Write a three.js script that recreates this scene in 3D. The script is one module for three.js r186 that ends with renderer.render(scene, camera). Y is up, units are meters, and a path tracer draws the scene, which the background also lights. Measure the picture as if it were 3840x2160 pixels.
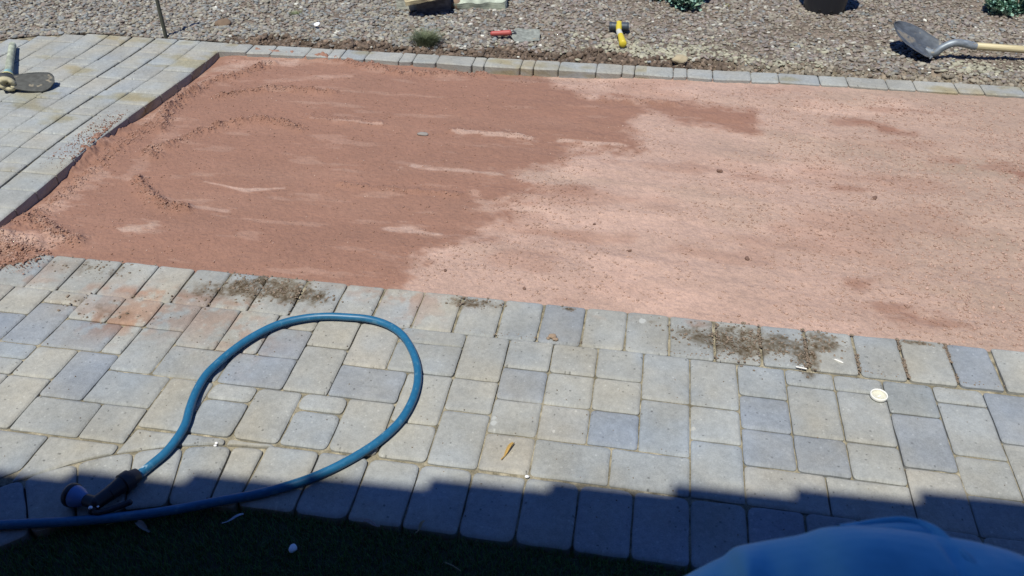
import * as THREE from 'three';
import { mergeGeometries, mergeVertices } from 'three/addons/utils/BufferGeometryUtils.js';

// ---------------------------------------------------------------- camera, sky, sun, exposure
const scene = new THREE.Scene();
const camera = new THREE.PerspectiveCamera(36.77, 1024 / 576, 0.05, 400);
camera.rotation.order = 'YXZ';
camera.position.set(0, 1.75, 0);
camera.rotation.set(THREE.MathUtils.degToRad(-36.63), THREE.MathUtils.degToRad(9.27), 0);
camera.focus = 3.0;
camera.userData.fStop = 9;

const renderer = new THREE.WebGLRenderer({ antialias: true });
renderer.setSize(1024, 576);
renderer.toneMapping = THREE.LinearToneMapping;
renderer.toneMappingExposure = 1.12;
renderer.shadowMap.enabled = true;

{ // a clear, deep blue desert sky
  const w = 64, h = 32, d = new Float32Array(w * h * 4);
  for (let j = 0; j < h; j++) for (let i = 0; i < w; i++) {
    const el = ((j + 0.5) / h - 0.5) * Math.PI, s = Math.max(0, Math.sin(el));
    const t = Math.pow(s, 0.55), k = (j * w + i) * 4;
    if (el > 0) { d[k] = 0.080 * (1 - t) + 0.030 * t; d[k + 1] = 0.155 * (1 - t) + 0.084 * t; d[k + 2] = 0.36 * (1 - t) + 0.30 * t; }
    else { d[k] = 0.16; d[k + 1] = 0.13; d[k + 2] = 0.10; }
    d[k + 3] = 1;
  }
  const sky = new THREE.DataTexture(d, w, h, THREE.RGBAFormat, THREE.FloatType);
  sky.mapping = THREE.EquirectangularReflectionMapping; sky.magFilter = THREE.LinearFilter; sky.needsUpdate = true;
  scene.background = sky; scene.environment = sky;
}
const SUN = new THREE.Vector3(-0.152, 1, 0.418).normalize();
const sun = new THREE.DirectionalLight(new THREE.Color().setRGB(1, 0.965, 0.865), 4.4);
sun.position.copy(SUN).multiplyScalar(30); sun.target.position.set(-0.5, 0, -3);
sun.position.add(sun.target.position);
sun.castShadow = true; sun.shadow.mapSize.set(4096, 4096);
Object.assign(sun.shadow.camera, { left: -8, right: 8, top: 8, bottom: -8, near: 1, far: 60 });
sun.shadow.radius = 1.6;
scene.add(sun, sun.target);

// ---------------------------------------------------------------- helpers
let seed = 20417;
const rnd = () => { seed = (seed * 1664525 + 1013904223) >>> 0; return seed / 4294967296; };
const rr = (a, b) => a + (b - a) * rnd();
const pick = a => a[Math.floor(rnd() * a.length)];
const hash = (x, y, s) => { let h = (x * 374761393 + y * 668265263 + s * 974634777) | 0; h = Math.imul(h ^ (h >>> 13), 1274126177); return ((h ^ (h >>> 16)) >>> 0) / 4294967296; };
function vn(x, y, s = 0) {
  const xi = Math.floor(x), yi = Math.floor(y), fx = x - xi, fy = y - yi, u = fx * fx * (3 - 2 * fx), v = fy * fy * (3 - 2 * fy);
  const a = hash(xi, yi, s), b = hash(xi + 1, yi, s), c = hash(xi, yi + 1, s), d = hash(xi + 1, yi + 1, s);
  return (a + (b - a) * u + (c - a) * v + (a - b - c + d) * u * v) * 2 - 1;
}
const fbm = (x, y, o = 4, s = 0) => { let r = 0, a = 0.5, f = 1; for (let i = 0; i < o; i++) { r += a * vn(x * f, y * f, s + i * 17); a *= 0.5; f *= 2.03; } return r; };
const sstep = (a, b, x) => { const t = Math.min(1, Math.max(0, (x - a) / (b - a))); return t * t * (3 - 2 * t); };
const mix = (a, b, t) => a + (b - a) * t;
function segD(px, pz, pts) { // distance to a polyline
  let best = 1e9;
  for (let i = 0; i + 1 < pts.length; i++) {
    const [ax, az] = pts[i], [bx, bz] = pts[i + 1], dx = bx - ax, dz = bz - az;
    const t = Math.min(1, Math.max(0, ((px - ax) * dx + (pz - az) * dz) / (dx * dx + dz * dz)));
    const ex = px - ax - dx * t, ez = pz - az - dz * t, q = ex * ex + ez * ez;
    if (q < best) best = q;
  }
  return Math.sqrt(best);
}
function inside(px, pz, poly) {
  let c = false;
  for (let i = 0, j = poly.length - 1; i < poly.length; j = i++) {
    const [xi, zi] = poly[i], [xj, zj] = poly[j];
    if ((zi > pz) !== (zj > pz) && px < (xj - xi) * (pz - zi) / (zj - zi) + xi) c = !c;
  }
  return c;
}
const s2l = c => { c /= 255; return c <= 0.04045 ? c / 12.92 : Math.pow((c + 0.055) / 1.055, 2.4); };
const rgb = (r, g, b) => new THREE.Color().setRGB(r, g, b);
function tex(w, h, fn, srgb = true) {
  const d = new Uint8Array(w * h * 4), o = [0, 0, 0];
  for (let j = 0; j < h; j++) for (let i = 0; i < w; i++) {
    fn((i + 0.5) / w, (j + 0.5) / h, o); const k = (j * w + i) * 4;
    d[k] = Math.max(0, Math.min(255, o[0])); d[k + 1] = Math.max(0, Math.min(255, o[1])); d[k + 2] = Math.max(0, Math.min(255, o[2])); d[k + 3] = 255;
  }
  const t = new THREE.DataTexture(d, w, h, THREE.RGBAFormat);
  if (srgb) t.colorSpace = THREE.SRGBColorSpace;
  t.wrapS = t.wrapT = THREE.RepeatWrapping; t.magFilter = THREE.LinearFilter; t.minFilter = THREE.LinearMipmapLinearFilter; t.generateMipmaps = true; t.needsUpdate = true;
  return t;
}
const std = (color, rough = 0.9, extra = {}) => new THREE.MeshStandardMaterial({ color, roughness: rough, metalness: 0, ...extra });
const counts = {};
function numbered(n) { const k = counts[n] = (counts[n] ?? -1) + 1; return k ? `${n}_${String(k).padStart(3, '0')}` : n; }
function shade(m) { m.castShadow = m.receiveShadow = true; return m; }
function mesh(name, geo, mat, parent = scene, numberIt = true) { const m = shade(new THREE.Mesh(geo, mat)); m.name = numberIt ? numbered(name) : name; parent.add(m); return m; }
function part(name, geo, mat, parent) { const same = parent.children.filter(c => c.name.replace(/_\d+$/, '') === name).length; const m = shade(new THREE.Mesh(geo, mat)); m.name = same ? `${name}_${String(same).padStart(3, '0')}` : name; parent.add(m); return m; }
function thing(name, label, category, pos = [0, 0, 0], turn = 0) { const g = new THREE.Group(); g.name = numbered(name); g.position.set(...pos); g.rotation.y = turn; g.userData = { label, category }; scene.add(g); return g; }
function tag(o, label, category, kind) { o.userData.label = label; if (category) o.userData.category = category; if (kind) o.userData.kind = kind; return o; }
function geoOf(pos, idx, uv) {
  const g = new THREE.BufferGeometry(); g.setAttribute('position', new THREE.Float32BufferAttribute(pos, 3));
  g.setAttribute('uv', new THREE.Float32BufferAttribute(uv ?? new Array(pos.length / 3 * 2).fill(0), 2));
  g.setIndex(idx); g.computeVertexNormals(); return g;
}
// a parametric sheet with real thickness; fn(u, v) -> [x, y, z]
function sheet(nu, nv, fn, thick = 0) {
  const pos = [], idx = [], uv = [], P = [];
  for (let j = 0; j <= nv; j++) for (let i = 0; i <= nu; i++) { const p = fn(i / nu, j / nv); P.push(p); pos.push(...p); uv.push(i / nu, j / nv); }
  for (let j = 0; j < nv; j++) for (let i = 0; i < nu; i++) { const a = j * (nu + 1) + i, b = a + 1, c = a + nu + 1, d = c + 1; idx.push(a, b, d, a, d, c); }
  const g = geoOf(pos, idx, uv);
  if (!thick) return g;
  const N = g.attributes.normal, n = P.length, pos2 = [...pos], uv2 = [...uv, ...uv], idx2 = [...idx];
  for (let k = 0; k < n; k++) pos2.push(P[k][0] - N.getX(k) * thick, P[k][1] - N.getY(k) * thick, P[k][2] - N.getZ(k) * thick);
  for (let k = 0; k < idx.length; k += 3) idx2.push(idx[k] + n, idx[k + 2] + n, idx[k + 1] + n);
  const rim = []; for (let i = 0; i < nu; i++) rim.push([i, i + 1]);
  for (let j = 0; j < nv; j++) rim.push([j * (nu + 1) + nu, (j + 1) * (nu + 1) + nu]);
  for (let i = nu; i > 0; i--) rim.push([nv * (nu + 1) + i, nv * (nu + 1) + i - 1]);
  for (let j = nv; j > 0; j--) rim.push([j * (nu + 1), (j - 1) * (nu + 1)]);
  for (const [a, b] of rim) idx2.push(a, a + n, b + n, a, b + n, b);
  return geoOf(pos2, idx2, uv2);
}
const tube = (pts, r, seg = 40, rad = 10) => new THREE.TubeGeometry(new THREE.CatmullRomCurve3(pts.map(p => new THREE.Vector3(...p))), seg, r, rad, false);
function between(geo, a, b) { // a geometry along +y from 0 to 1 (unit length) laid from a to b
  const A = new THREE.Vector3(...a), B = new THREE.Vector3(...b), d = B.clone().sub(A), q = new THREE.Quaternion().setFromUnitVectors(new THREE.Vector3(0, 1, 0), d.clone().normalize());
  return geo.applyMatrix4(new THREE.Matrix4().compose(A, q, new THREE.Vector3(1, d.length(), 1)));
}
const rod = (a, b, r0, r1 = r0, n = 16) => between(new THREE.CylinderGeometry(r1, r0, 1, n).translate(0, 0.5, 0), a, b);
function lump(detail, k, s) { // a rough stone of about unit radius
  let g = new THREE.IcosahedronGeometry(1, detail); g.deleteAttribute('normal'); g.deleteAttribute('uv'); g = mergeVertices(g, 1e-3);
  const p = g.attributes.position;
  for (let i = 0; i < p.count; i++) { const x = p.getX(i), y = p.getY(i), z = p.getZ(i), f = 1 + k * (vn(x * 1.7 + s, y * 1.7 + z * 1.3, s) + 0.5 * vn(x * 3.1, z * 3.3 + y * 2.1, s + 5)); p.setXYZ(i, x * f, y * f, z * f); }
  g.setAttribute('uv', new THREE.Float32BufferAttribute(new Float32Array(p.count * 2), 2)); g.computeVertexNormals(); return g;
}
function scatter(name, geo, mat, list, parent) { // list of [x, y, z, sx, sy, sz, yaw, tilt, color]
  const m = shade(new THREE.InstancedMesh(geo, mat, list.length)), e = new THREE.Object3D(); e.rotation.order = 'YXZ';
  list.forEach((q, i) => { e.position.set(q[0], q[1], q[2]); e.scale.set(q[3], q[4], q[5]); e.rotation.set(q[7], q[6], q[7] * 0.7); e.updateMatrix(); m.setMatrixAt(i, e.matrix); m.setColorAt(i, q[8]); });
  m.name = name; parent.add(m); return m;
}
const UNIT = 0.06935, UNITZ = 0.06825; // paving module

// ---------------------------------------------------------------- ground sheet
{
  const t = tex(512, 512, (u, v, o) => { const n = fbm(u * 64, v * 64, 3, 3) + 0.4 * (hash(Math.floor(u * 512), Math.floor(v * 512), 4) - 0.5); o[0] = 134 + 60 * n; o[1] = 122 + 58 * n; o[2] = 113 + 55 * n; });
  t.repeat.set(60, 60);
  const g = mesh('ground', new THREE.PlaneGeometry(240, 240).rotateX(-Math.PI / 2).translate(0, -0.12, 0), std(0xffffff, 0.95, { map: t }));
  tag(g, 'brown stony desert ground under and around the yard', null, 'structure');
}

// ---------------------------------------------------------------- sand bed
const SX0 = -2.46, SX1 = 3.6, SZ0 = -4.26, SZ1 = -2.1;
const kerbFront = x => -4.195 - 0.02 * (x + 0.8);
const RIDGES = [
  [0.017, 0.03, [[-2.05, -3.04], [-2.11, -3.08], [-2.04, -3.15], [-1.98, -3.30], [-1.90, -3.38], [-1.78, -3.47], [-1.61, -3.44], [-1.53, -3.41]]],
  [0.017, 0.028, [[-2.03, -2.85], [-1.95, -2.76], [-1.81, -2.66], [-1.72, -2.66]]],
  [0.015, 0.035, [[-2.16, -3.29], [-2.23, -3.53], [-2.18, -3.83], [-2.07, -3.95], [-1.96, -4.10]]],
  [0.014, 0.028, [[-2.07, -3.67], [-1.84, -3.81], [-1.53, -3.81]]],
  [0.014, 0.035, [[-2.26, -2.49], [-2.12, -2.40], [-2.00, -2.36]]],
  [0.016, 0.03, [[-2.08, -4.22], [-1.63, -4.20], [-1.26, -4.10], [-0.80, -4.15]]],
  [0.007, 0.02, [[-1.20, -2.95], [-0.95, -2.94], [-0.70, -2.94]]],
  [0.014, 0.045, [[-2.28, -2.44], [-2.27, -2.81], [-2.245, -3.26], [-2.22, -3.7]]],
  [0.010, 0.03, [[-0.20, -3.93], [0.05, -3.93], [0.14, -3.92]]],
  [0.006, 0.03, [[-1.53, -3.53], [-1.18, -3.52]]], [0.006, 0.025, [[-0.84, -3.50], [-0.49, -3.49]]],
];
function sandH(x, z) {
  let h = -0.012;
  h -= 0.010 * sstep(-2.35, -2.75, z) * sstep(0.6, -1.2, x) + 0.006 * sstep(-2.35, -2.8, z) + 0.022 * sstep(-2.18, -2.34, x) * sstep(-2.4, -2.6, z);
  h += (0.007 * sstep(-0.95, -1.25, x) - 0.012 * sstep(-1.1, -0.85, x) * sstep(0.1, -0.3, x)) * sstep(-4.08, -4.19, z);
  h += 0.007 * sstep(-3.9, -4.15, z) * sstep(0.3, 1.2, x);
  const rough = fbm(x * 26, z * 26, 3, 9), clod = Math.abs(fbm(x * 62, z * 62, 2, 19));
  h += 0.007 * fbm(x * 1.3, z * 2.6, 3, 11) * sstep(-2.26, -2.5, z) + 0.0016 * rough + sstep(-1.0, -0.2, x) * sstep(-2.27, -2.45, z) * (0.010 * fbm(x * 1.5 + z * 2.2, z * 8 - x * 1.2, 3, 15) + 0.0022 * rough);
  for (const [a, w, pts] of RIDGES) { const d = segD(x, z, pts); if (d < w * 3) h += a * Math.exp(-d * d / (w * w)) * (0.8 + 1.5 * rough + 1.3 * clod); }
  // spill over the paving at the near left corner and along the left edge
  const s1 = Math.exp(-(((x + 2.27) / 0.17) ** 2) - (((z + 2.27) / 0.10) ** 2)), s2 = Math.exp(-(((x + 2.375) / 0.055) ** 2) - (((z + 3.12) / 0.24) ** 2));
  h += 0.048 * s1 * (0.9 + 0.9 * rough) + 0.046 * s2 * (0.95 + 0.8 * rough);
  if (x < -2.33 && s2 < 0.3 && s1 < 0.3) h = Math.min(h, -0.03);
  if (z > -2.25 && s1 < 0.25) h = Math.min(h, -0.03);
  return h;
}
const DAMP = [[-2.6, -4.4], [-0.51, -4.3], [-0.51, -4.17], [-0.44, -4.06], [-0.23, -3.94], [0.00, -3.93], [0.25, -3.94], [0.52, -3.89], [0.49, -3.66], [0.30, -3.73], [0.05, -3.82], [-0.06, -3.71], [-0.03, -3.51], [0.0, -3.42], [-0.27, -3.42], [-0.31, -3.32], [-0.49, -3.11], [-0.41, -3.03], [-0.53, -2.88], [-0.45, -2.78], [-0.61, -2.71], [-0.49, -2.66], [-0.70, -2.57], [-0.75, -2.46], [-0.79, -2.36], [-0.80, -2.0], [-2.6, -2.0]];
const STREAKS = [
  [0.012, 0.9, [[-1.75, -2.88], [-1.56, -2.84], [-1.41, -2.88]]], [0.010, 0.6, [[-1.53, -3.52], [-1.18, -3.51]]],
  [0.020, 0.95, [[-0.84, -3.49], [-0.49, -3.48]]], [0.020, 0.9, [[-0.35, -3.48], [-0.06, -3.46]]], [0.02, 0.75, [[-0.94, -3.15], [-0.57, -3.13]]],
  [0.014, 0.6, [[-1.74, -2.69], [-1.56, -2.67]]], [0.032, 0.8, [[-1.87, -2.48], [-1.79, -2.50]]], [0.022, 0.85, [[-0.90, -2.65], [-0.70, -2.64]]],
  [0.03, 0.5, [[-0.64, -2.96], [-0.58, -2.89]]], [0.05, 0.3, [[-2.09, -3.30], [-2.08, -2.89]]], [0.05, 0.55, [[-2.30, -3.95], [-2.07, -4.10], [-1.84, -4.14]]],
  [0.07, 0.45, [[-2.22, -2.87], [-2.26, -2.60]]], [0.05, 0.5, [[-2.28, -3.4], [-2.22, -3.8], [-2.1, -4.0]]], [0.07, 0.5, [[-2.3, -2.3], [-2.1, -2.32]]], [0.03, 0.35, [[-1.9, -3.9], [-1.5, -4.02]]],
];
const PATCHES = [[0.96, -3.84, 0.17, 0.06, 0.9], [1.12, -3.78, 0.13, 0.045, 0.8], [1.50, -3.50, 0.14, 0.06, 0.9], [1.64, -3.42, 0.12, 0.07, 0.9], [0.79, -2.54, 0.06, 0.06, 0.9], [0.86, -2.44, 0.08, 0.05, 0.85], [0.86, -3.23, 0.09, 0.03, 0.7], [0.40, -3.83, 0.14, 0.08, 0.8], [1.30, -3.55, 0.10, 0.06, 0.5], [-0.2, -2.72, 0.25, 0.05, 0.5], [1.2, -4.02, 0.3, 0.03, 0.55], [0.55, -3.25, 0.2, 0.04, 0.45], [0.2, -3.3, 0.3, 0.05, 0.4], [1.75, -3.0, 0.2, 0.05, 0.5], [1.02, -2.38, 0.09, 0.03, 0.7], [1.9, -3.7, 0.3, 0.1, 0.5], [-0.3, -3.05, 0.14, 0.05, 0.4]];
function dampAt(x, z) {
  const wx = x + 0.055 * fbm(x * 6, z * 6, 3, 21), wz = z + 0.028 * fbm(x * 5, z * 11, 3, 22);
  const d = segD(wx, wz, DAMP.slice(2, 26)) * (inside(wx, wz, DAMP) ? 1 : -1);
  let k = sstep(-0.075, 0.055, d + 0.05 * fbm(x * 30, z * 40, 3, 23) + 0.07 * fbm(x * 10, z * 16, 3, 20));
  for (const [w, a, pts] of STREAKS) { const s = segD(x, z, pts); if (s < w * 3) k -= 1.05 * a * sstep(0.18, 1.0, Math.exp(-s * s / (w * w)) + 0.95 * fbm(x * 15, z * 40, 4, 24)); }
  for (const [px, pz, rx, rz, a] of PATCHES) { const q = ((x - px) / rx) ** 2 + ((z - pz) / rz) ** 2; if (q < 6) k += 0.85 * a * sstep(0.15, 0.95, Math.exp(-q) + 0.8 * fbm(x * 9, z * 16, 4, 25)); }
  k += 0.16 * fbm(x * 2.4, z * 8, 3, 26) - (d > 0 ? 0.30 * sstep(0.25, 0.5, fbm(x * 5 + 9, z * 19, 4, 27)) : 0) + (d < 0 ? 0.34 * sstep(0.10, 0.45, fbm(x * 2.6 + 2, z * 6, 3, 28)) - 0.2 * sstep(0.1, 0.45, fbm(x * 2.6 + 6, z * 6, 2, 29)) : 0);
  return Math.min(1, Math.max(0, k));
}
const SAND_DRY = [171, 144, 130], SAND_DAMP = [140, 105, 89];
const sandMap = tex(2048, 800, (u, v, o) => {
  const x = mix(SX0, 2.5, u), z = mix(SZ0, SZ1, v), k = dampAt(x, z), n = fbm(x * 60, z * 60, 2, 31), g = hash(Math.floor(u * 2048), Math.floor(v * 800), 7) - 0.5;
  const f = 1 + (0.05 + 0.02 * (1 - k)) * n + (0.09 + 0.05 * (1 - k)) * g + 0.045 * fbm(x * 5, z * 10, 2, 33) + 0.07 * (1 - k) * sstep(0.12, 0.42, fbm(x * 2.8 + 11, z * 6, 2, 37));
  const br = (sstep(0.1, 0.5, fbm(x * 2.4 + 4, z * 5.5, 3, 35)) * 0.34 + 0.62 * sstep(0.3, 1.9, x + 0.3 * vn(x * 3, z * 4, 36))) * (1 - k);
  for (let c = 0; c < 3; c++) o[c] = mix(mix(SAND_DRY[c], SAND_DAMP[c], k), [150, 131, 116][c], br) * f;
});
{
  const nx = 1020, nz = 430, pos = [], idx = [], uv = [];
  for (let j = 0; j <= nz; j++) for (let i = 0; i <= nx; i++) {
    const x = mix(SX0, 2.62, i / nx), z = mix(SZ0, SZ1, j / nz); pos.push(x, sandH(x, z), z); uv.push((x - SX0) / (2.5 - SX0), j / nz);
  }
  for (let j = 0; j < nz; j++) for (let i = 0; i < nx; i++) { const a = j * (nx + 1) + i, b = a + 1, c = a + nx + 1, d = c + 1; idx.push(a, d, b, a, c, d); }
  const grain = tex(512, 512, (u, v, o) => { o[0] = o[1] = o[2] = 128 + 150 * fbm(u * 90, v * 90, 2, 41) + 60 * (hash(Math.floor(u * 512), Math.floor(v * 512), 9) - 0.5); }, false);
  grain.repeat.set(5, 2.1);
  const m = mesh('sand_bed', geoOf(pos, idx, uv), std(0xffffff, 0.95, { map: sandMap, bumpMap: grain, bumpScale: 0.0045 }));
  tag(m, 'raked pink bedding sand, damp and dark in its left half, dry towards the right', null, 'structure');
}
{ // crumbs and clods of the bedding sand
  const root = new THREE.Group(); root.name = 'sand_crumbs'; scene.add(root); tag(root, 'loose crumbs and clods of pink bedding sand scattered over the bed', null, 'stuff');
  const mat = std(0xffffff, 0.95), A = [[], []], lin = c => c.map(s2l);
  const dry = lin(SAND_DRY), damp = lin(SAND_DAMP);
  const put = (x, z, s, dark = 0, y) => {
    const k = Math.max(-0.6, Math.min(1, dampAt(x, z) + dark)), f = rr(0.8, 1.18), c = rgb(...[0, 1, 2].map(i => mix(dry[i], damp[i], k) * f));
    A[rnd() < 0.5 ? 0 : 1].push([x, (y ?? sandH(x, z)) + s * 0.25, z, s * rr(0.7, 1.2), s * rr(0.5, 0.9), s * rr(0.7, 1.2), rr(0, 6.3), rr(-0.5, 0.5), c]);
  };
  for (let i = 0; i < 34000; i++) { const x = rr(-0.8, 2.6), z = rr(-4.18, -2.28); if (vn(x * 3, z * 4, 51) * 0.8 + fbm(x * 9, z * 14, 2, 52) + rnd() < 0.45 || dampAt(x, z) > 0.8) continue; put(x, z, 0.0012 + 0.0046 * rnd() ** 2.8, rr(-0.05, 0.14)); }
  for (let i = 0; i < 17000; i++) { const x = rr(0.2, 2.5), z = rr(-4.15, -2.3); if (rnd() > sstep(0.2, 1.3, x) * (0.6 + 0.7 * fbm(x * 5, z * 8, 3, 53))) continue; put(x, z, 0.0015 + 0.0052 * rnd() ** 2.6, rr(-0.1, 0.22)); }
  for (let i = 0; i < 420; i++) { const x = rr(-2.2, 0.2), z = rr(-4.1, -2.3); put(x, z, 0.0012 + 0.0024 * rnd() ** 2, -1.2); }
  for (let i = 0; i < 2600; i++) { const x = rr(-2.3, -0.6), z = rr(-4.15, -2.28); put(x, z, 0.0014 + 0.0035 * rnd() ** 3, rr(-0.35, 0)); }
  RIDGES.forEach(([a, w, pts], r) => {
    const n = [1500, 900, 1500, 900, 1200, 2200, 160, 2600, 60, 60, 60][r];
    for (let i = 0; i < n; i++) { const k = Math.floor(rnd() * (pts.length - 1)), t = rnd(), x = mix(pts[k][0], pts[k + 1][0], t) + w * (rnd() + rnd() - 1) * 1.5, z = mix(pts[k][1], pts[k + 1][1], t) + w * (rnd() + rnd() - 1) * 1.3; if (z < kerbFront(x) + 0.006) continue; put(x, z, 0.001 + 0.0042 * rnd() ** 3.6, rr(-0.5, 0.12)); }
  });
  for (let i = 0; i < 3600; i++) { const x = -2.27 + 0.19 * (rnd() + rnd() - 1) * 1.3, z = -2.24 + 0.12 * (rnd() + rnd() - 1); put(x, z, 0.0012 + 0.0052 * rnd() ** 3.4, rr(-0.45, 0.15), Math.max(sandH(x, z), z > -2.25 ? 0.001 : -1)); }
  for (let i = 0; i < 800; i++) { const z = -3.12 + 0.3 * (rnd() + rnd() - 1), x = -2.36 - 0.11 * rnd() ** 2; put(x, z, 0.001 + 0.003 * rnd() ** 2.5, 0, Math.max(0.001, sandH(x, z))); }
  scatter('crumbs', lump(0, 0.3, 3), mat, A[0], root); scatter('clods', lump(0, 0.35, 8), mat, A[1], root);
}

// ---------------------------------------------------------------- paving
const patio = new THREE.Group(); patio.name = 'patio'; scene.add(patio); tag(patio, 'patio of beige and blue grey concrete pavers around the sand bed', null, 'structure');
const blob = (x, z, px, pz, rx, rz) => Math.exp(-(((x - px) / rx) ** 2) - (((z - pz) / rz) ** 2));
const SOIL = [[-1.22, -2.19, 0.13, 0.07, 1], [-1.05, -2.17, 0.10, 0.05, 0.7], [-0.5, -2.22, 0.09, 0.03, 0.8], [0.24, -2.17, 0.09, 0.06, 0.55], [0.36, -2.16, 0.07, 0.08, 0.95], [0.50, -2.16, 0.07, 0.06, 0.8], [0.63, -2.20, 0.06, 0.05, 0.9], [-1.78, -2.02, 0.12, 0.04, 0.3], [-1.62, -1.97, 0.16, 0.04, 0.35], [-0.18, -2.24, 0.03, 0.012, 0.6], [0.1, -2.22, 0.04, 0.03, 0.3], [0.92, -2.24, 0.06, 0.012, 0.9], [-1.4, -2.13, 0.1, 0.06, 0.4], [-1.85, -2.2, 0.2, 0.05, 0.35], [0.57, -2.09, 0.03, 0.06, 0.9]];
const PINK = [[-1.58, -2.05, 0.20, 0.10, 0.55], [-1.62, -1.93, 0.13, 0.07, 0.8], [-1.3, -2.0, 0.2, 0.10, 0.45], [-1.13, -2.09, 0.1, 0.015, 1.0], [-0.75, -2.22, 0.2, 0.05, 0.6], [-0.66, -2.12, 0.09, 0.09, 0.35], [-0.05, -2.24, 0.08, 0.03, 0.6], [0.23, -2.23, 0.04, 0.02, 0.8], [-2.1, -2.17, 0.15, 0.09, 0.6], [-1.6, -2.1, 0.4, 0.02, 0.5], [-1.15, -1.9, 0.12, 0.12, 0.35]];
const FLECKS = [[-0.328, -1.690, 0.012], [-0.158, -1.688, 0.006], [-0.106, -1.775, 0.007], [0.223, -1.76, 0.008], [0.063, -2.215, 0.014], [-0.62, -1.9, 0.005], [-0.345, -1.72, 0.006], [-0.53, -2.21, 0.008], [0.66, -2.115, 0.011], [0.55, -2.07, 0.01], [-0.33, -1.71, 0.009]];
const PX0 = -2.55, PX1 = 1.35, PZ0 = -2.30, PZ1 = -1.02;
function paveTone(x, z, o, near) {
  const fine = hash(Math.floor(x * 520), Math.floor(z * 520), 61) - 0.5, n = fbm(x * 90, z * 90, 2, 62), big = fbm(x * 9, z * 9, 3, 63);
  let f = 1 + 0.11 * fine + 0.07 * n + 0.09 * big;
  const pit = hash(Math.floor(x * 210), Math.floor(z * 210), 64); if (pit > 0.995) f *= 0.70 + 26 * (1 - pit) * 1.5; else if (pit < 0.005) f *= 1.12;
  const warm = 0.042 * fbm(x * 7, z * 7, 3, 65);
  o[0] = 222 * f * (1 + warm); o[1] = 222 * f; o[2] = 222 * f * (1 - warm * 1.6);
  if (!near) { const d = sstep(0.18, 0.5, fbm(x * 4, z * 7, 4, 66)); for (let c = 0; c < 3; c++) o[c] *= 1 - d * [0.05, 0.09, 0.2][c]; return; }
  const br = fbm(x * 34, z * 34, 4, 67);
  let s = 0; for (const q of SOIL) s += q[4] * blob(x, z, q[0], q[1], q[2], q[3]);
  s = sstep(0.22, 0.62, s + 0.55 * br) * Math.min(1, s * 1.6);
  let p = 0; for (const q of PINK) p += q[4] * blob(x, z, q[0], q[1], q[2], q[3]);
  p = Math.min(0.85, p * sstep(-0.4, 0.35, br + fbm(x * 11, z * 11, 2, 68)));
  for (let c = 0; c < 3; c++) o[c] *= mix(1, [0.98, 0.80, 0.72][c], p) * mix(1, [0.62, 0.56, 0.48][c], s * (0.8 + 1.2 * n));
  for (const [a, b, r] of FLECKS) { const d = Math.hypot((x - a) * 1.4, z - b) + 0.006 * fbm(x * 120, z * 120, 2, 69); if (d < r) { o[0] = o[1] = o[2] = 255; } }
}
const nearMap = tex(2048, 672, (u, v, o) => paveTone(mix(PX0, PX1, u), mix(PZ0, PZ1, v), o, true));
const farMap = tex(1024, 1024, (u, v, o) => paveTone(20 + u * 2.2, 20 + v * 2.2, o, false));
const pit = tex(512, 512, (u, v, o) => { o[0] = o[1] = o[2] = 150 + 90 * fbm(u * 70, v * 70, 3, 71) + 50 * (hash(Math.floor(u * 512), Math.floor(v * 512), 12) - 0.5); }, false);
pit.repeat.set(6, 2);
const TONES = { b: [0.424, 0.426, 0.390], w: [0.436, 0.428, 0.385], g: [0.402, 0.412, 0.39], c: [0.376, 0.394, 0.386], d: [0.334, 0.358, 0.376], s: [0.33, 0.352, 0.35], y: [0.425, 0.436, 0.405] };
const paverMat = {};
for (const k in TONES) paverMat[k] = [nearMap, farMap].map(map => std(rgb(...TONES[k]), 0.9, { map, bumpMap: pit, bumpScale: 0.0016 }));
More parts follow.
